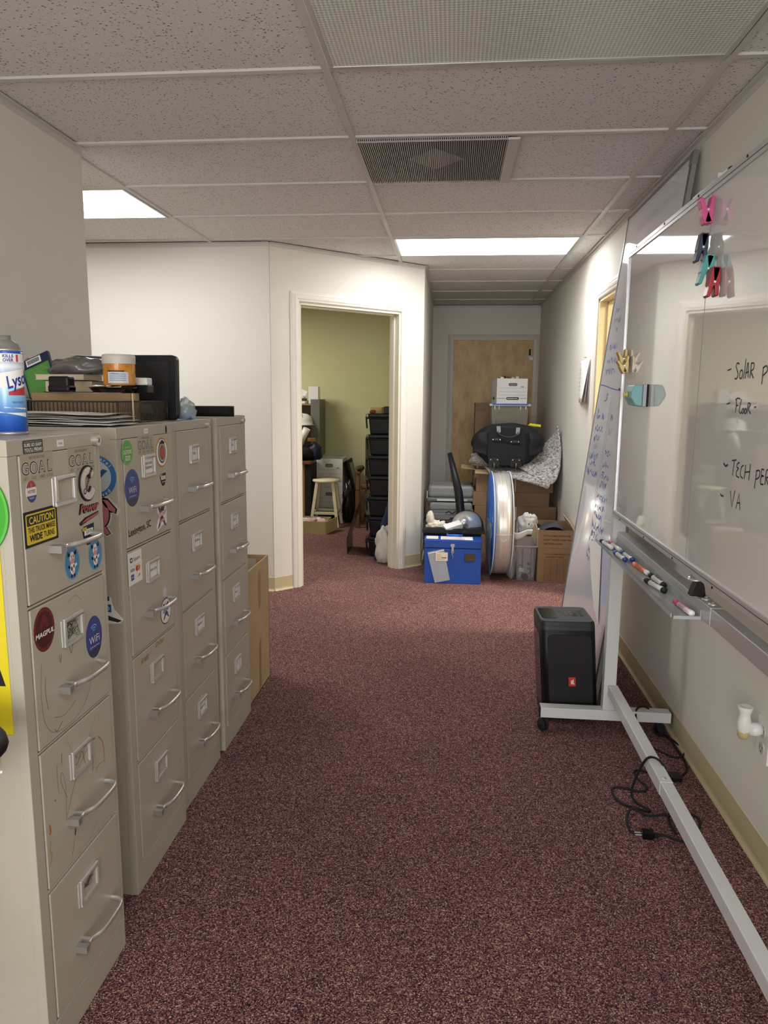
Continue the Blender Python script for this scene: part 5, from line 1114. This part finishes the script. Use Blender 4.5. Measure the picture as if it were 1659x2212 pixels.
# brown CCTV cable cartons
t = thing('cable_carton', 'closed brown carton printed with a table, under the open one by the right wall', 'carton', (.668, 5.44, 0))
MB().box((0, 0, 0), (.262, .46, .268), CARDD).build('carton_body', t, bevel=.003)
TF = frame((0, -.0004, 0), X_, Z_); BRP = sol('33241a')
mb = MB().at(TF); mb.text('CCTV COMBO,RG59/U 95%', .15, .222, .009, BRP, 0, width=.20, bold=.02).text('SHIFT/REEL-IN-BOX', .125, .20, .009, BRP, 0, width=.13, bold=.02)
for i in range(14): mb.rect(.05, .018+i*.0125, .26, .0192+i*.0125, 0, BRP)
for x in (.05, .1, .145, .195, .2585): mb.rect(x, .018, x+.0014, .182, 0, BRP)
mb.build('printing', t)
t = thing('cable_carton', 'open brown carton holding a dark grey cover, on the closed carton', 'carton', (.655, 5.44, .2695))
mb = MB(); openbox(mb, .008, 0, .275, .46, 0, .135, .004, CARDD); mb.build('carton_body', t)
MB().add([(.008, 0, .0), (.008, 0, .135), (-.02, .0, .19), (-.03, .10, .06), (.008, .13, .0)], [(0, 1, 2, 3, 4)], CARDE).build('flap', t, solid=.004)
MB().add([(.275, 0, .135), (.275, .4, .135), (.245, .4, .20), (.245, 0.02, .19)], [(0, 1, 2, 3)], CARDE).build('flap', t, solid=.004)
mb = MB().at(TF); mb.text('CCTV COMBO,RG59/U 95%', .15, .092, .011, BRP, 0, width=.2, bold=.03).text('SWEPT TESTED 5-3000 MHz', .155, .062, .011, BRP, 0, width=.21, bold=.03).text('SHIFT/REEL-IN-BOX', .125, .032, .011, BRP, 0, width=.14, bold=.03); mb.build('printing', t)
mb = MB(); mb.grid(lambda u, v_: (-.12+.24*u+.0, -.11+.24*v_, .12*math.sin(PI*min(1, max(0, u*.9+.12)))**.7*math.sin(PI*min(1, v_*.8+.2))**.5), 18, 14, sol('3d3e42', .5)); mb.box((-.118, -.108, -.06), (.118, .12, .012), sol('3d3e42', .5))
cv = tag(mb.build('dark_cover', loc=(.80, 5.57, .335)), 'dark grey moulded cover resting in the open brown carton', 'cover')
# flat cartons stacked behind
lay = [(0, .18, .20, .92, 'lowest of the stacked flat cartons behind the reel', CARDD), (.181, .305, .22, .93, 'second from the bottom of the stacked flat cartons behind the reel', CARDD), (.306, .43, .215, .935, 'third from the bottom of the stacked flat cartons behind the reel', CARDD), (.431, .555, .20, .87, 'fourth from the bottom of the stacked flat cartons behind the reel', CARDD), (.556, .68, .225, .90, 'topmost closed one of the stack behind the reel', CARDD)]
for i, (z0, z1, x0, x1, lb, m_) in enumerate(lay):
    t = thing('flat_carton', 'flat brown carton, '+lb, 'carton', (x0, 6.45, z0), 0, 'flat brown cartons stacked behind the reel')
    MB().box((0, 0, 0), (x1-x0, .45, z1-z0), m_).build('carton_body', t, bevel=.003); xx = .5*(x1-x0)+.02*(i % 2)
    MB().at(frame((0, -.0006, 0), X_, Z_)).rect(xx, 0.004, xx+.012, z1-z0-.004, 0, PAPER2, .0004).build('strap_tape', t)
t = thing('open_carton', 'open flat carton with its left flap folded out, under the grey felt', 'carton', (.21, 6.43, .681)); mb = MB(); openbox(mb, 0, 0, .70, .46, 0, .075, .004, CARDD); mb.build('carton_body', t)
MB().add([(.0, 0, .075), (.0, .3, .075), (-.115, .26, .095), (-.125, .0, .085)], [(0, 1, 2, 3)], CARD).build('flap', t, solid=.004); MB().add([(.0, 0, .075), (.14, 0, .075), (.135, -.06, .04), (.0, -.05, .045)], [(0, 1, 2, 3)], CARD).build('flap', t, solid=.004)
MB().box((.02, .10, .076), (.03, .12, .155), CARDE).build('upright_strip', t)
# felt blankets
def lag(P3, u, v_):
    def q(A, t): return A[0]*(2*(t-.5)*(t-1))+A[1]*(-4*t*(t-1))+A[2]*(2*t*(t-.5))
    R = [q([Vector(p) for p in row], u) for row in P3]; return q(R, v_)
FA = [[(.58, 6.33, .79), (.72, 6.24, .715), (.84, 6.17, .665)], [(.66, 6.42, .86), (.81, 6.35, .83), (.925, 6.26, .82)], [(.74, 6.52, .93), (.86, 6.50, 1.03), (.915, 6.44, 1.15)]]
def fel(u, v_): p = lag(FA, u, v_); n = .006*noise.noise(p*11); return (min(p.x+n, .938), p.y+n, p.z)
tag((lambda mb: (mb.grid(fel, 24, 24, FELT), mb.build('felt_blanket', solid=.013))[1])(MB()), 'speckled grey felt blanket curling up against the right wall beside the black bag', 'blanket')
FB = [[(.33, 6.30, .73), (.58, 6.24, .69), (.815, 6.17, .625)], [(.30, 6.42, .772), (.56, 6.38, .768), (.84, 6.24, .70)], [(.22, 6.75, .778), (.52, 6.75, .778), (.84, 6.70, .775)]]
def fel2(u, v_): p = lag(FB, u, v_); return (p.x, p.y, p.z+.005*noise.noise(p*12))
tag((lambda mb: (mb.grid(fel2, 24, 16, FELT), mb.build('felt_blanket', solid=.012))[1])(MB()), 'speckled grey felt blanket spread over the cartons, under the curling one', 'blanket')
mb = MB(); blob(mb, (0, 0, .05), .085, .07, .075, FELT, .4, 2.4, 6, 24, 16, 0, .1); tag(mb.build('felt_bundle', loc=(.255, 6.50, .785)), 'crumpled bundle of speckled felt under the left end of the black bag', 'blanket')
# black wheeled duffel bag seen from its base
FAB = mat('black_fabric', '1b1c20', .85, bump=.3, bscale=300); FAB2 = mat('black_fabric_side', '17171b', .7, bump=.5, bscale=25)
t = thing('duffel_bag', 'black wheeled duffel bag with a grey carry handle, lying on top of the felt blankets', 'bag', (.48, 6.32, .80))
BF = frame((0, 0, 0), X_, Z_)
OUT = [(-.305, .20), (-.29, .25), (-.235, .30), (-.16, .345), (-.05, .362), (.06, .366), (.13, .356), (.22, .322), (.29, .265), (.315, .215), (.30, .15), (.25, .08), (.18, .02), (.08, .0), (-.12, .0), (-.19, .03), (-.24, .09), (-.285, .15)]
OUT = [(p.x, p.y) for p in sm(OUT+[OUT[0]], 3)[:-1]]; NO = len(OUT); cz = .18
def bagp(i, k, y):
    x, z = OUT[i % NO]; e = max(0, abs(x)-.15)/.15; n = noise.noise(Vector((x*14, y*14, z*14)))*.016*(.3+e)
    return (x*k+n, y+.02*e, max(0, cz+(z-cz)*k+n*(1 if z > .03 else 0)))
mb = MB(); RG = [(.55, -.035), (.80, -.03), (.93, -.01), (1.0, .04), (1.0, .12), (.99, .20), (.94, .27), (.80, .30)]
V = [bagp(i, k, y) for k, y in RG for i in range(NO)]
mb.add(V, [(j*NO+i, j*NO+(i+1) % NO, (j+1)*NO+(i+1) % NO, (j+1)*NO+i) for j in range(len(RG)-1) for i in range(NO)], FAB2, True); mb.add(V[:NO], [tuple(range(NO))], FAB2); mb.add(V[-NO:], [tuple(range(NO))], FAB2); mb.build('bag_body', t)
MB().at(BF).prism([(-.155, .004), (-.175, .10), (-.17, .25), (-.155, .325), (-.13, .34), (.10, .34), (.13, .325), (.15, .24), (.155, .10), (.135, .004)], .018, .05, FAB).build('base_panel', t, bevel=.012, seg=3)
for sx in (-1, 1):
    mb = MB(); mb.grid(lambda u, v_: crumple((sx*(.175+.115*u), -.036+.03*u*u-.012*math.sin(PI*u)*math.sin(PI*v_), .09+.03*u+(.21-.06*u)*v_), .014, 13, sx), 14, 14, FAB2); mb.build('side_pouch', t, solid=.008)
HG = sol('8b8b8d', .7)
mb = MB(); mb.tube(sm([(-.095, -.058, .33), (-.085, -.075, .285), (-.05, -.085, .262), (.0, -.09, .252), (.05, -.085, .262), (.075, -.075, .285), (.085, -.058, .325)], 5), .011, sol('3c3c40', .7), 8, ry=.5).build('carry_handle', t)
mb = MB().at(frame((0, -.072, 0), X_, Z_)).prism([(-.105, .345), (-.072, .345), (-.066, .30), (-.085, .28), (-.10, .30)], 0, .006, HG).prism([(.062, .335), (.095, .335), (.09, .29), (.075, .272), (.058, .29)], 0, .006, HG).build('handle_webbing', t)
for x, z in ((-.10, .232), (.055, .215)): MB().at(frame((0, -.052, 0), X_, Z_)).prism(rrect(x-.04, z-.013, x+.04, z+.013, .005), 0, .012, BLK).disc((x-.03, z), .004, .004, .012, .014, CHROME, 10).disc((x+.03, z), .004, .004, .012, .014, CHROME, 10).text('SAMSON', x, z+.003, .006, HG, .0125, width=.03).build('skid_clip', t)
for x in (-.115, .07):
    mb = MB().at(frame((0, -.052, 0), X_, Z_)).prism([(x-.045, .0), (x-.045, .075), (x+.045, .075), (x+.045, .0), (x+.012, .0), (x+.012, .03), (x-.012, .03), (x-.012, .0)], 0, .014, BLK).disc((x-.028, .06), .004, .004, .014, .016, CHROME, 10).disc((x+.028, .06), .004, .004, .014, .016, CHROME, 10); mb.build('wheel_housing', t)
    MB().lathe([(0, -.007), (.02, -.007), (.024, 0), (.02, .007), (0, .007)], sol('5b5b5e', .4), 20, (x, -.075, .012), (1, 0, 0)).build('wheel', t)
tag(MB().box((-.05, -.015, 0), (.05, .015, .022), YEL).box((-.06, -.02, .0), (-.03, .02, .01), YEL).build('yellow_level', loc=(.73, 6.55, 1.135), rot=(0, .12, 0), bevel=.004), 'small yellow plastic tool lying on the right end of the black bag', 'tool')
# cartons and boxes behind the bag
t = thing('upright_carton', 'tall brown carton standing against the tan door, behind the clear bin', 'carton', (.234, 7.6, 0)); MB().box((0, 0, 0), (.55, .32, 1.325), CARDD).build('carton_body', t, bevel=.004); MB().at(frame((0, -.001, 0), X_, Z_)).rect(.004, 1.24, .11, 1.32, 0, sol('7d5f45', .6), .0006).build('tape', t)
tag(MB().box((0, 0, 0), (.36, .40, 1.112), CARDD).build('brown_carton', loc=(.37, 7.02, 0), bevel=.004), 'brown carton under the clear bin, mostly hidden behind the black bag', 'carton')
t = thing('clear_bin', 'clear plastic bin with dark things inside, standing under the white file box', 'bin', (.54, 7.2, 1.114))
CB = mat('clear_bin', 'b5ad9c', .2, alpha=.3, spec=.6)
openbox(MB(), -.172, -.18, .18, .18, 0, .19, .004, CB, .012).build('bin_body', t); MB().box((-.19, -.20, .19), (.198, .2, .212), sol('c9ccd0', .3)).build('bin_lid', t, bevel=.006)
mb = MB()
for x in (-.14, -.10, .10, .15): mb.box((x-.003, -.205, .16), (x+.003, -.200, .19), WHT)
mb.box((-.165, -.21, .202), (.17, -.201, .214), sol('3a5fc0', .4)); mb.build('lid_ribs', t)
mb = MB(); blob(mb, (-.02, 0, .07), .11, .1, .07, sol('6f6656'), .3, 3, 2, 20, 12, .004); mb.build('bin_contents', t)
def banker(label, loc, rz, w_, d_, h_, lid=True):
    t = thing('file_box', label, 'file box', loc, rz, 'white cardboard file boxes')
    mb = MB(); openbox(mb, 0, 0, w_, d_, 0, h_, .004, BANK); mb.build('box_body', t)
    s = MB().at(frame((0, -.0005, 0), X_, Z_)); cx = w_*.52; s.prism(rrect(cx-.042, h_*.70, cx+.042, h_*.82, .015), 0, .0008, sol('5a5853')); s.prism(rrect(cx-.036, h_*.72, cx+.036, h_*.79, .012), .0008, .0012, sol('8d8981'))
    for k in (.62, .47, .34): s.rect(w_*.06, h_*k, w_*.95, h_*k+.0016, 0, GREYT)
    s.rect(w_*.02, h_*.20, w_*.28, h_*.215, 0, DKG).rect(w_*.76, h_*.20, w_*.98, h_*.215, 0, DKG); s.prism(rrect(cx-.06, h_*.15, cx+.06, h_*.26, .012), 0, .0008, INK); s.text('BANKERS BOX', cx, h_*.205, .009, PAPER, .0012, width=.1, bold=.03)
    s.rect(w_*.78, h_*.665, w_*.88, h_*.69, 0, DKG); s.build('box_print', t)
    s = MB().at(frame((-.0005, d_, 0), -Y_, Z_)); s.rect(.02, h_*.2, d_*.35, h_*.215, 0, DKG).rect(d_*.65, h_*.2, d_-.02, h_*.215, 0, DKG); s.prism(rrect(d_/2-.04, h_*.14, d_/2+.04, h_*.27, .012), 0, .0008, INK); s.build('side_print', t)
    return t
t = banker('white cardboard file box on top of the clear bin, in front of the tan door', (.415, 7.03, 1.3285), .10, .29, .34, .235)
for k, (x, y, c_) in enumerate(((.05, .12, PAPER), (.10, .14, sol('7a3d35')), (.15, .1, PAPER2), (.2, .15, sol('d6d0c2')))): MB().box((x, y, .02), (x+.03, y+.15, .245+.006*(k % 2)), c_).build('file_folder', t, rot=(.05, 0, 0))

# ---------------------------------------------------------------- the inner room seen through the doorway
t = thing('storage_bin', 'black lidded storage bin', 'bin', (-.725, 6.15, 0), .03, 'black storage bins stacked inside the inner room')
BH = .1775
MB().box((.022, .012, 0), (.33, .45, .138), BLK, .012).build('bin_body', t, bevel=.012, seg=3)
MB().box((0, -.01, .132), (.345, .47, .146), BLK).box((.016, .006, .146), (.33, .452, .1765), BLK, None).build('bin_lid', t, bevel=.009, seg=3)
MB().add([(-.004, .02, .15), (-.004, .10, .15), (.004, .10, .05), (.004, .02, .05)], [(0, 1, 2, 3)], BLK).build('latch', t, solid=.008)
MB().tube(sm([(.002, .0, .145), (-.004, .06, .165), (.008, .11, .172)], 4), .003, sol('3a3a3e', .3), 6).build('latch_wire', t)
ords = ['lowest', 'second from the bottom', 'third from the bottom', 'middle one', 'third from the top', 'second from the top', 'topmost']
ords = ['lowest', 'second from the bottom', 'third from the bottom', 'fourth from the bottom', 'third from the top', 'second from the top', 'topmost']
t['label'] = 'black lidded storage bin, lowest of the stack inside the doorway'
for k in range(1, 7):
    c_ = copy_tree(t); c_.location = (-.725+.004*(k % 2)-.002*k*.3, 6.15, BH*k); c_['label'] = 'black lidded storage bin, %s of the stack inside the doorway' % ords[k]
zt = BH*7
tag(MB().box((0, 0, 0), (.10, .1, .05), sol('cdb47c', .7)).build('tan_box', loc=(-.70, 6.22, zt+.001), bevel=.002), 'small tan box on top of the stacked black bins', 'box')
tag(MB().tube([(0, 0, 0), (.03, 0, .0), (.05, 0, 0)], [.011, .014, .010], sol('8f2e22', .4), 12).tube([(.05, 0, 0), (.10, 0, 0)], .003, STEEL, 8).build('screwdriver', loc=(-.70, 6.17, zt+.016)), 'red handled screwdriver on top of the stacked black bins', 'screwdriver')
tag(MB().box((0, 0, 0), (.13, .08, .055), BLK).box((.01, .01, .055), (.12, .07, .06), sol('6a6b6c')).build('power_supply', loc=(-.585, 6.18, zt+.001), bevel=.005), 'small black box with a grey top on the stacked black bins', 'box')
# glossy folded board, jacket, white bag by the jamb
mb = MB(); pr_ = [(-.90, 0), (-.905, .135), (-.83, .386), (-.745, .57), (-.735, .575)]
mb.grid(lambda u, v_: (lambda k, f: (pr_[k][0]+(pr_[k+1][0]-pr_[k][0])*f+.90, .34*v_, pr_[k][1]+(pr_[k+1][1]-pr_[k][1])*f))(min(3, int(u*3.9999/1.0)) if u < 1 else 3, (u*4-min(3, int(u*3.9999))) if u < 1 else 1), 12, 2, mat('brown_gloss', '2d2320', .25), False)
tag(mb.build('folded_board', loc=(-.90, 6.24, 0), solid=.006), 'dark glossy bent board leaning against the stacked black bins', 'board')
mb = MB(); mb.grid(lambda u, v_: crumple((.07*(1-v_*.55)*math.cos(2*PI*u)-.0+.10*v_, .05*math.sin(2*PI*u), .62*v_), .02, 10, 2), 20, 14, mat('navy_cloth', '1d2a52', .8, bump=.4, bscale=60)); tag(mb.build('navy_jacket', loc=(-.575, 6.04, .004)), 'navy blue cloth leaning between the black bins and the door jamb', 'jacket')
mb = MB(); blob(mb, (0, 0, .14), .085, .07, .165, mat('white_film', 'd6d3cc', .35), .3, 2.2, 4, 28, 20, 0, .12); bgw = tag(mb.build('white_sack', loc=(-.535, 5.95, .002)), 'white plastic sack on the carpet just inside the right door jamb', 'bag')
MB().box((.02, -.075, .25), (.06, -.068, .28), sol('c8482f')).build('red_print', bgw)
mb = MB(); blob(mb, (0, 0, .0), .02, .03, .07, mat('white_film', 'd6d3cc', .35), .3, 2.2, 4, 14, 10); tag(mb.build('white_rag', loc=(-.50, 6.02, .60)), 'scrap of white film above the navy cloth by the door jamb', 'bag')
# cream stool
t = thing('stool', 'small chipped cream wooden stool in front of the white file boxes', 'stool', (-1.335, 7.66, 0))
MB().lathe([(0, .475), (.135, .475), (.145, .48), (.147, .49), (.142, .50), (0, .502)], CREAM, 32).build('seat', t)
cn_ = []
for a, b_ in ((-1, -1), (1, -1), (1, 1), (-1, 1)):
    MB().bar((a*.145, b_*.145, .0), (a*.085, b_*.085, .475), .032, .028, CREAM, (0, 1, 0)).build('leg', t, bevel=.002)
for (a, b_) in (((-1, -1), (1, -1)), ((1, -1), (1, 1)), ((1, 1), (-1, 1)), ((-1, 1), (-1, -1))): MB().bar((a[0]*.125, a[1]*.125, .15), (b_[0]*.125, b_[1]*.125, .15), .018, .025, CREAM).build('stretcher', t)
# shallow carton of rags
t = thing('shallow_carton', 'shallow open carton full of white and pink rags on the carpet by the stool', 'carton', (-1.555, 7.13, 0), -.235+.0)
t.rotation_euler = (0, 0, -.03)
mb = MB(); openbox(mb, 0, 0, .30, .32, 0, .128, .005, CARDP); mb.build('carton_body', t)
MB().add([(.305, .0, .0), (.305, .0, .125), (.375, .25, .145), (.375, .25, .01)], [(0, 1, 2, 3)], CARDP).build('flap', t, solid=.005)
for i, (x, y, c_) in enumerate(((.07, .12, 'dcd6d0'), (.14, .10, 'c9a3a0'), (.2, .14, 'd9d3cc'), (.15, .2, '8d7f78'), (.25, .09, 'd4b6b0'))):
    mb = MB(); blob(mb, (0, 0, 0), .06, .05, .03, sol(c_, .9), .6, 3, i, 16, 10, None, .2); mb.build('rag', t, (x, y, .115))
# file boxes, black bag, panels and armchair against the green wall
banker('white cardboard file box with an open top, upper of the two behind the stool', (-1.525, 8.0, .372), 0, .315, .36, .32)
banker('white cardboard file box, lower of the two behind the stool', (-1.525, 8.0, .052), 0, .315, .36, .318)
tag(MB().box((-.17, -.18, 0), (.17, .18, .05), BLKM).build('low_crate', loc=(-1.37, 8.19, 0.0)), 'low black crate under the white file boxes', 'crate')
mb = MB(); blob(mb, (0, 0, .2), .062, .085, .24, mat('black_film', '1c1c1f', .3), .35, 2.5, 8, 24, 18, 0, .15); tag(mb.build('black_sack', loc=(-1.13, 7.90, .0)), 'crumpled black bag standing right of the white file boxes', 'bag')
for i, (dx, c1_, lb) in enumerate(((0, '8d8f8c', 'grey framed panel leaning right of the white file boxes'), (.03, '2b2b2b', 'black panel leaning behind the grey framed one'))):
    t = thing('framed_panel', lb, 'panel', (-.985-.06*i, 8.02+.03*i, 0), 0, None, (0, -.245, 0)); MB().box((-.008, 0, 0), (.008, .30, .70-.03*i), BLKM).build('panel_frame', t, bevel=.002); MB().box((.0082, .02, .03), (.0095, .28, .66-.03*i), sol(c1_, .5)).build('panel_face', t)
t = thing('armchair', 'brown wooden armchair with a cushioned arm, partly hidden by the stacked black bins', 'armchair', (-.70, 7.75, 0))
for x in (-.28, .24):
    for y in (-.2, .2): MB().bar((x, y, 0), (x, y, .40 if y > 0 else .40), .045, .045, WOOD).build('leg', t, bevel=.004)
    MB().bar((x, -.2, .40), (x+.0, -.14, .585), .04, .035, WOOD, (1, 0, 0)).bar((x, -.2, .585), (x, .22, .60), .045, .025, WOOD).build('arm', t, bevel=.004)
    mb = MB(); blob(mb, (x+.0, -.02, .625), .045, .17, .022, mat('olive_cloth', '4c4432', .9), .1, 3, 2, 18, 10); mb.build('arm_pad', t)
MB().box((-.27, -.2, .36), (.23, .22, .41), WOOD).build('seat_rail', t, bevel=.004); MB().box((-.25, -.19, .41), (.21, .2, .47), mat('tan_leather', '6e4c2c', .5)).build('seat', t, bevel=.02, seg=3); MB().box((-.25, .2, .45), (.21, .26, .95), mat('olive_cloth', '4c4432', .9)).build('backrest', t, bevel=.02, seg=3)
# desk and shelf at the left of the inner room
t = thing('desk', 'brown desk with black side panel, left of the stool', 'desk', (-2.0, 7.95, 0))
MB().box((-.7, -.32, .66), (.50, .03, .69), WOOD).box((-.7, .03, .66), (.43, .40, .69), WOOD).build('desk_top', t, bevel=.003); MB().box((.44, -.30, .0), (.50, .03, .66), BLKM).build('side_panel', t); MB().box((-.7, -.28, .0), (-.66, .38, .66), WOOD).build('side_panel', t); MB().box((.37, -.30, 0), (.43, -.26, .66), sol('9a7a4c')).build('desk_leg', t)
t = thing('shelf_unit', 'grey shelf hutch standing on the desk against the green wall', 'shelf', (-2.0, 8.18, .692)); SG_ = sol('6f716a', .5)
MB().box((.43, -.16, .03), (.53, .2, .655), SG_).build('side_panel', t); MB().box((-.7, -.16, .0), (-.66, .2, .655), SG_).build('side_panel', t); MB().box((-.66, .19, 0), (.43, .2, .64), SG_).build('back_panel', t); MB().box((-.66, -.16, .59), (.43, .19, .605), sol('a5825a')).build('shelf', t); MB().box((-.66, -.16, .36), (.43, .19, .37), sol('a5825a')).build('shelf', t)
tag(MB().box((0, 0, 0), (.11, .12, .19), WHT).build('tall_white_box', loc=(-1.605, 8.08, 1.2985), bevel=.003), 'upright white box on the top shelf against the green wall', 'box')
for i in range(3): tag(MB().box((0, 0, 0), (.26-.02*i, .2, .028), PAPER if i != 1 else sol('3c3e3a')).build('binder', loc=(-1.90+.01*i, 8.06, 1.2985+.030*i), rot=(0, 0, .05*i), bevel=.002), ('white binder lying flat under two others on the top shelf', 'dark binder between two white ones on the top shelf', 'white binder topmost on the top shelf left of the upright box')[i], 'binder', 'binders on the top shelf')
tag(MB().box((0, 0, 0), (.16, .01, .12), PAPER).build('tilted_card', loc=(-1.82, 8.10, 1.39), rot=(-.3, .4, 0)), 'tilted white card leaning on the binders on the top shelf', 'card')
t = thing('hard_hat', 'white hard hat on the lower shelf by the door jamb', 'hard hat', (-1.66, 8.00, 1.064-.0)); MB().lathe([(.135, 0), (.14, .003), (.118, .012), (.115, .05), (.095, .095), (.055, .122), (0, .13)], WHT, 32).build('shell', t); MB().box((-.01, -.11, .03), (.01, .11, .125), WHT).build('crown_ridge', t, bevel=.005)
mb = MB(); mb.tube([(0, 0, 0), (.02, -.01, .09), (.075, -.02, .20)], [.022, .035, .04], WHT, 16); tag(mb.build('rolled_plans', loc=(-1.64, 7.80, .835)), 'white rolled up sheets standing on the black bag by the desk', 'roll')
mb = MB(); blob(mb, (0, 0, .07), .13, .09, .085, BLKM, .25, 2.5, 3, 24, 14, 0, .1); tag(mb.build('black_camera_bag', loc=(-1.64, 7.78, .6915)), 'soft black bag on the desk under the rolled sheets', 'bag')
mb = MB(); blob(mb, (0, 0, .08), .08, .08, .1, NAVY, .3, 2.5, 5, 20, 12, 0, .1); tag(mb.build('folded_cloth', loc=(-1.50, 7.86, .6915)), 'crumpled navy cloth at the right end of the desk', 'cloth')
tag(MB().box((0, 0, 0), (.12, .1, .04), sol('c88a4a')).build('orange_carton', loc=(-1.60, 8.03, 1.064-.2), bevel=.002) if False else MB().box((0, 0, 0), (.08, .06, .035), sol('c88a4a')).build('orange_carton', loc=(-1.575, 7.86, .89), bevel=.002), 'small orange box on the pile at the right end of the desk', 'box')
mb = MB(); blob(mb, (0, 0, .08), .05, .06, .1, WHT, .4, 3, 6, 16, 12, 0, .2); tag(mb.build('white_bundle', loc=(-1.60, 7.13, .0)), 'white plastic bundle at the left end of the carton of rags', 'bag') if False else None
for i, (x, z, h_, c_) in enumerate(((-2.55, .692, .2, 'b8b0a0'), (-2.3, .692, .28, 'd8d4cc'), (-2.0, .692, .22, '8d6f4c'))): tag(MB().box((0, 0, 0), (.2, .2, h_), sol(c_)).build('desk_carton', loc=(x, 7.72, z), bevel=.003), ('beige', 'white', 'brown')[i]+' carton on the desk in the inner room', 'carton', 'cartons on the desk')
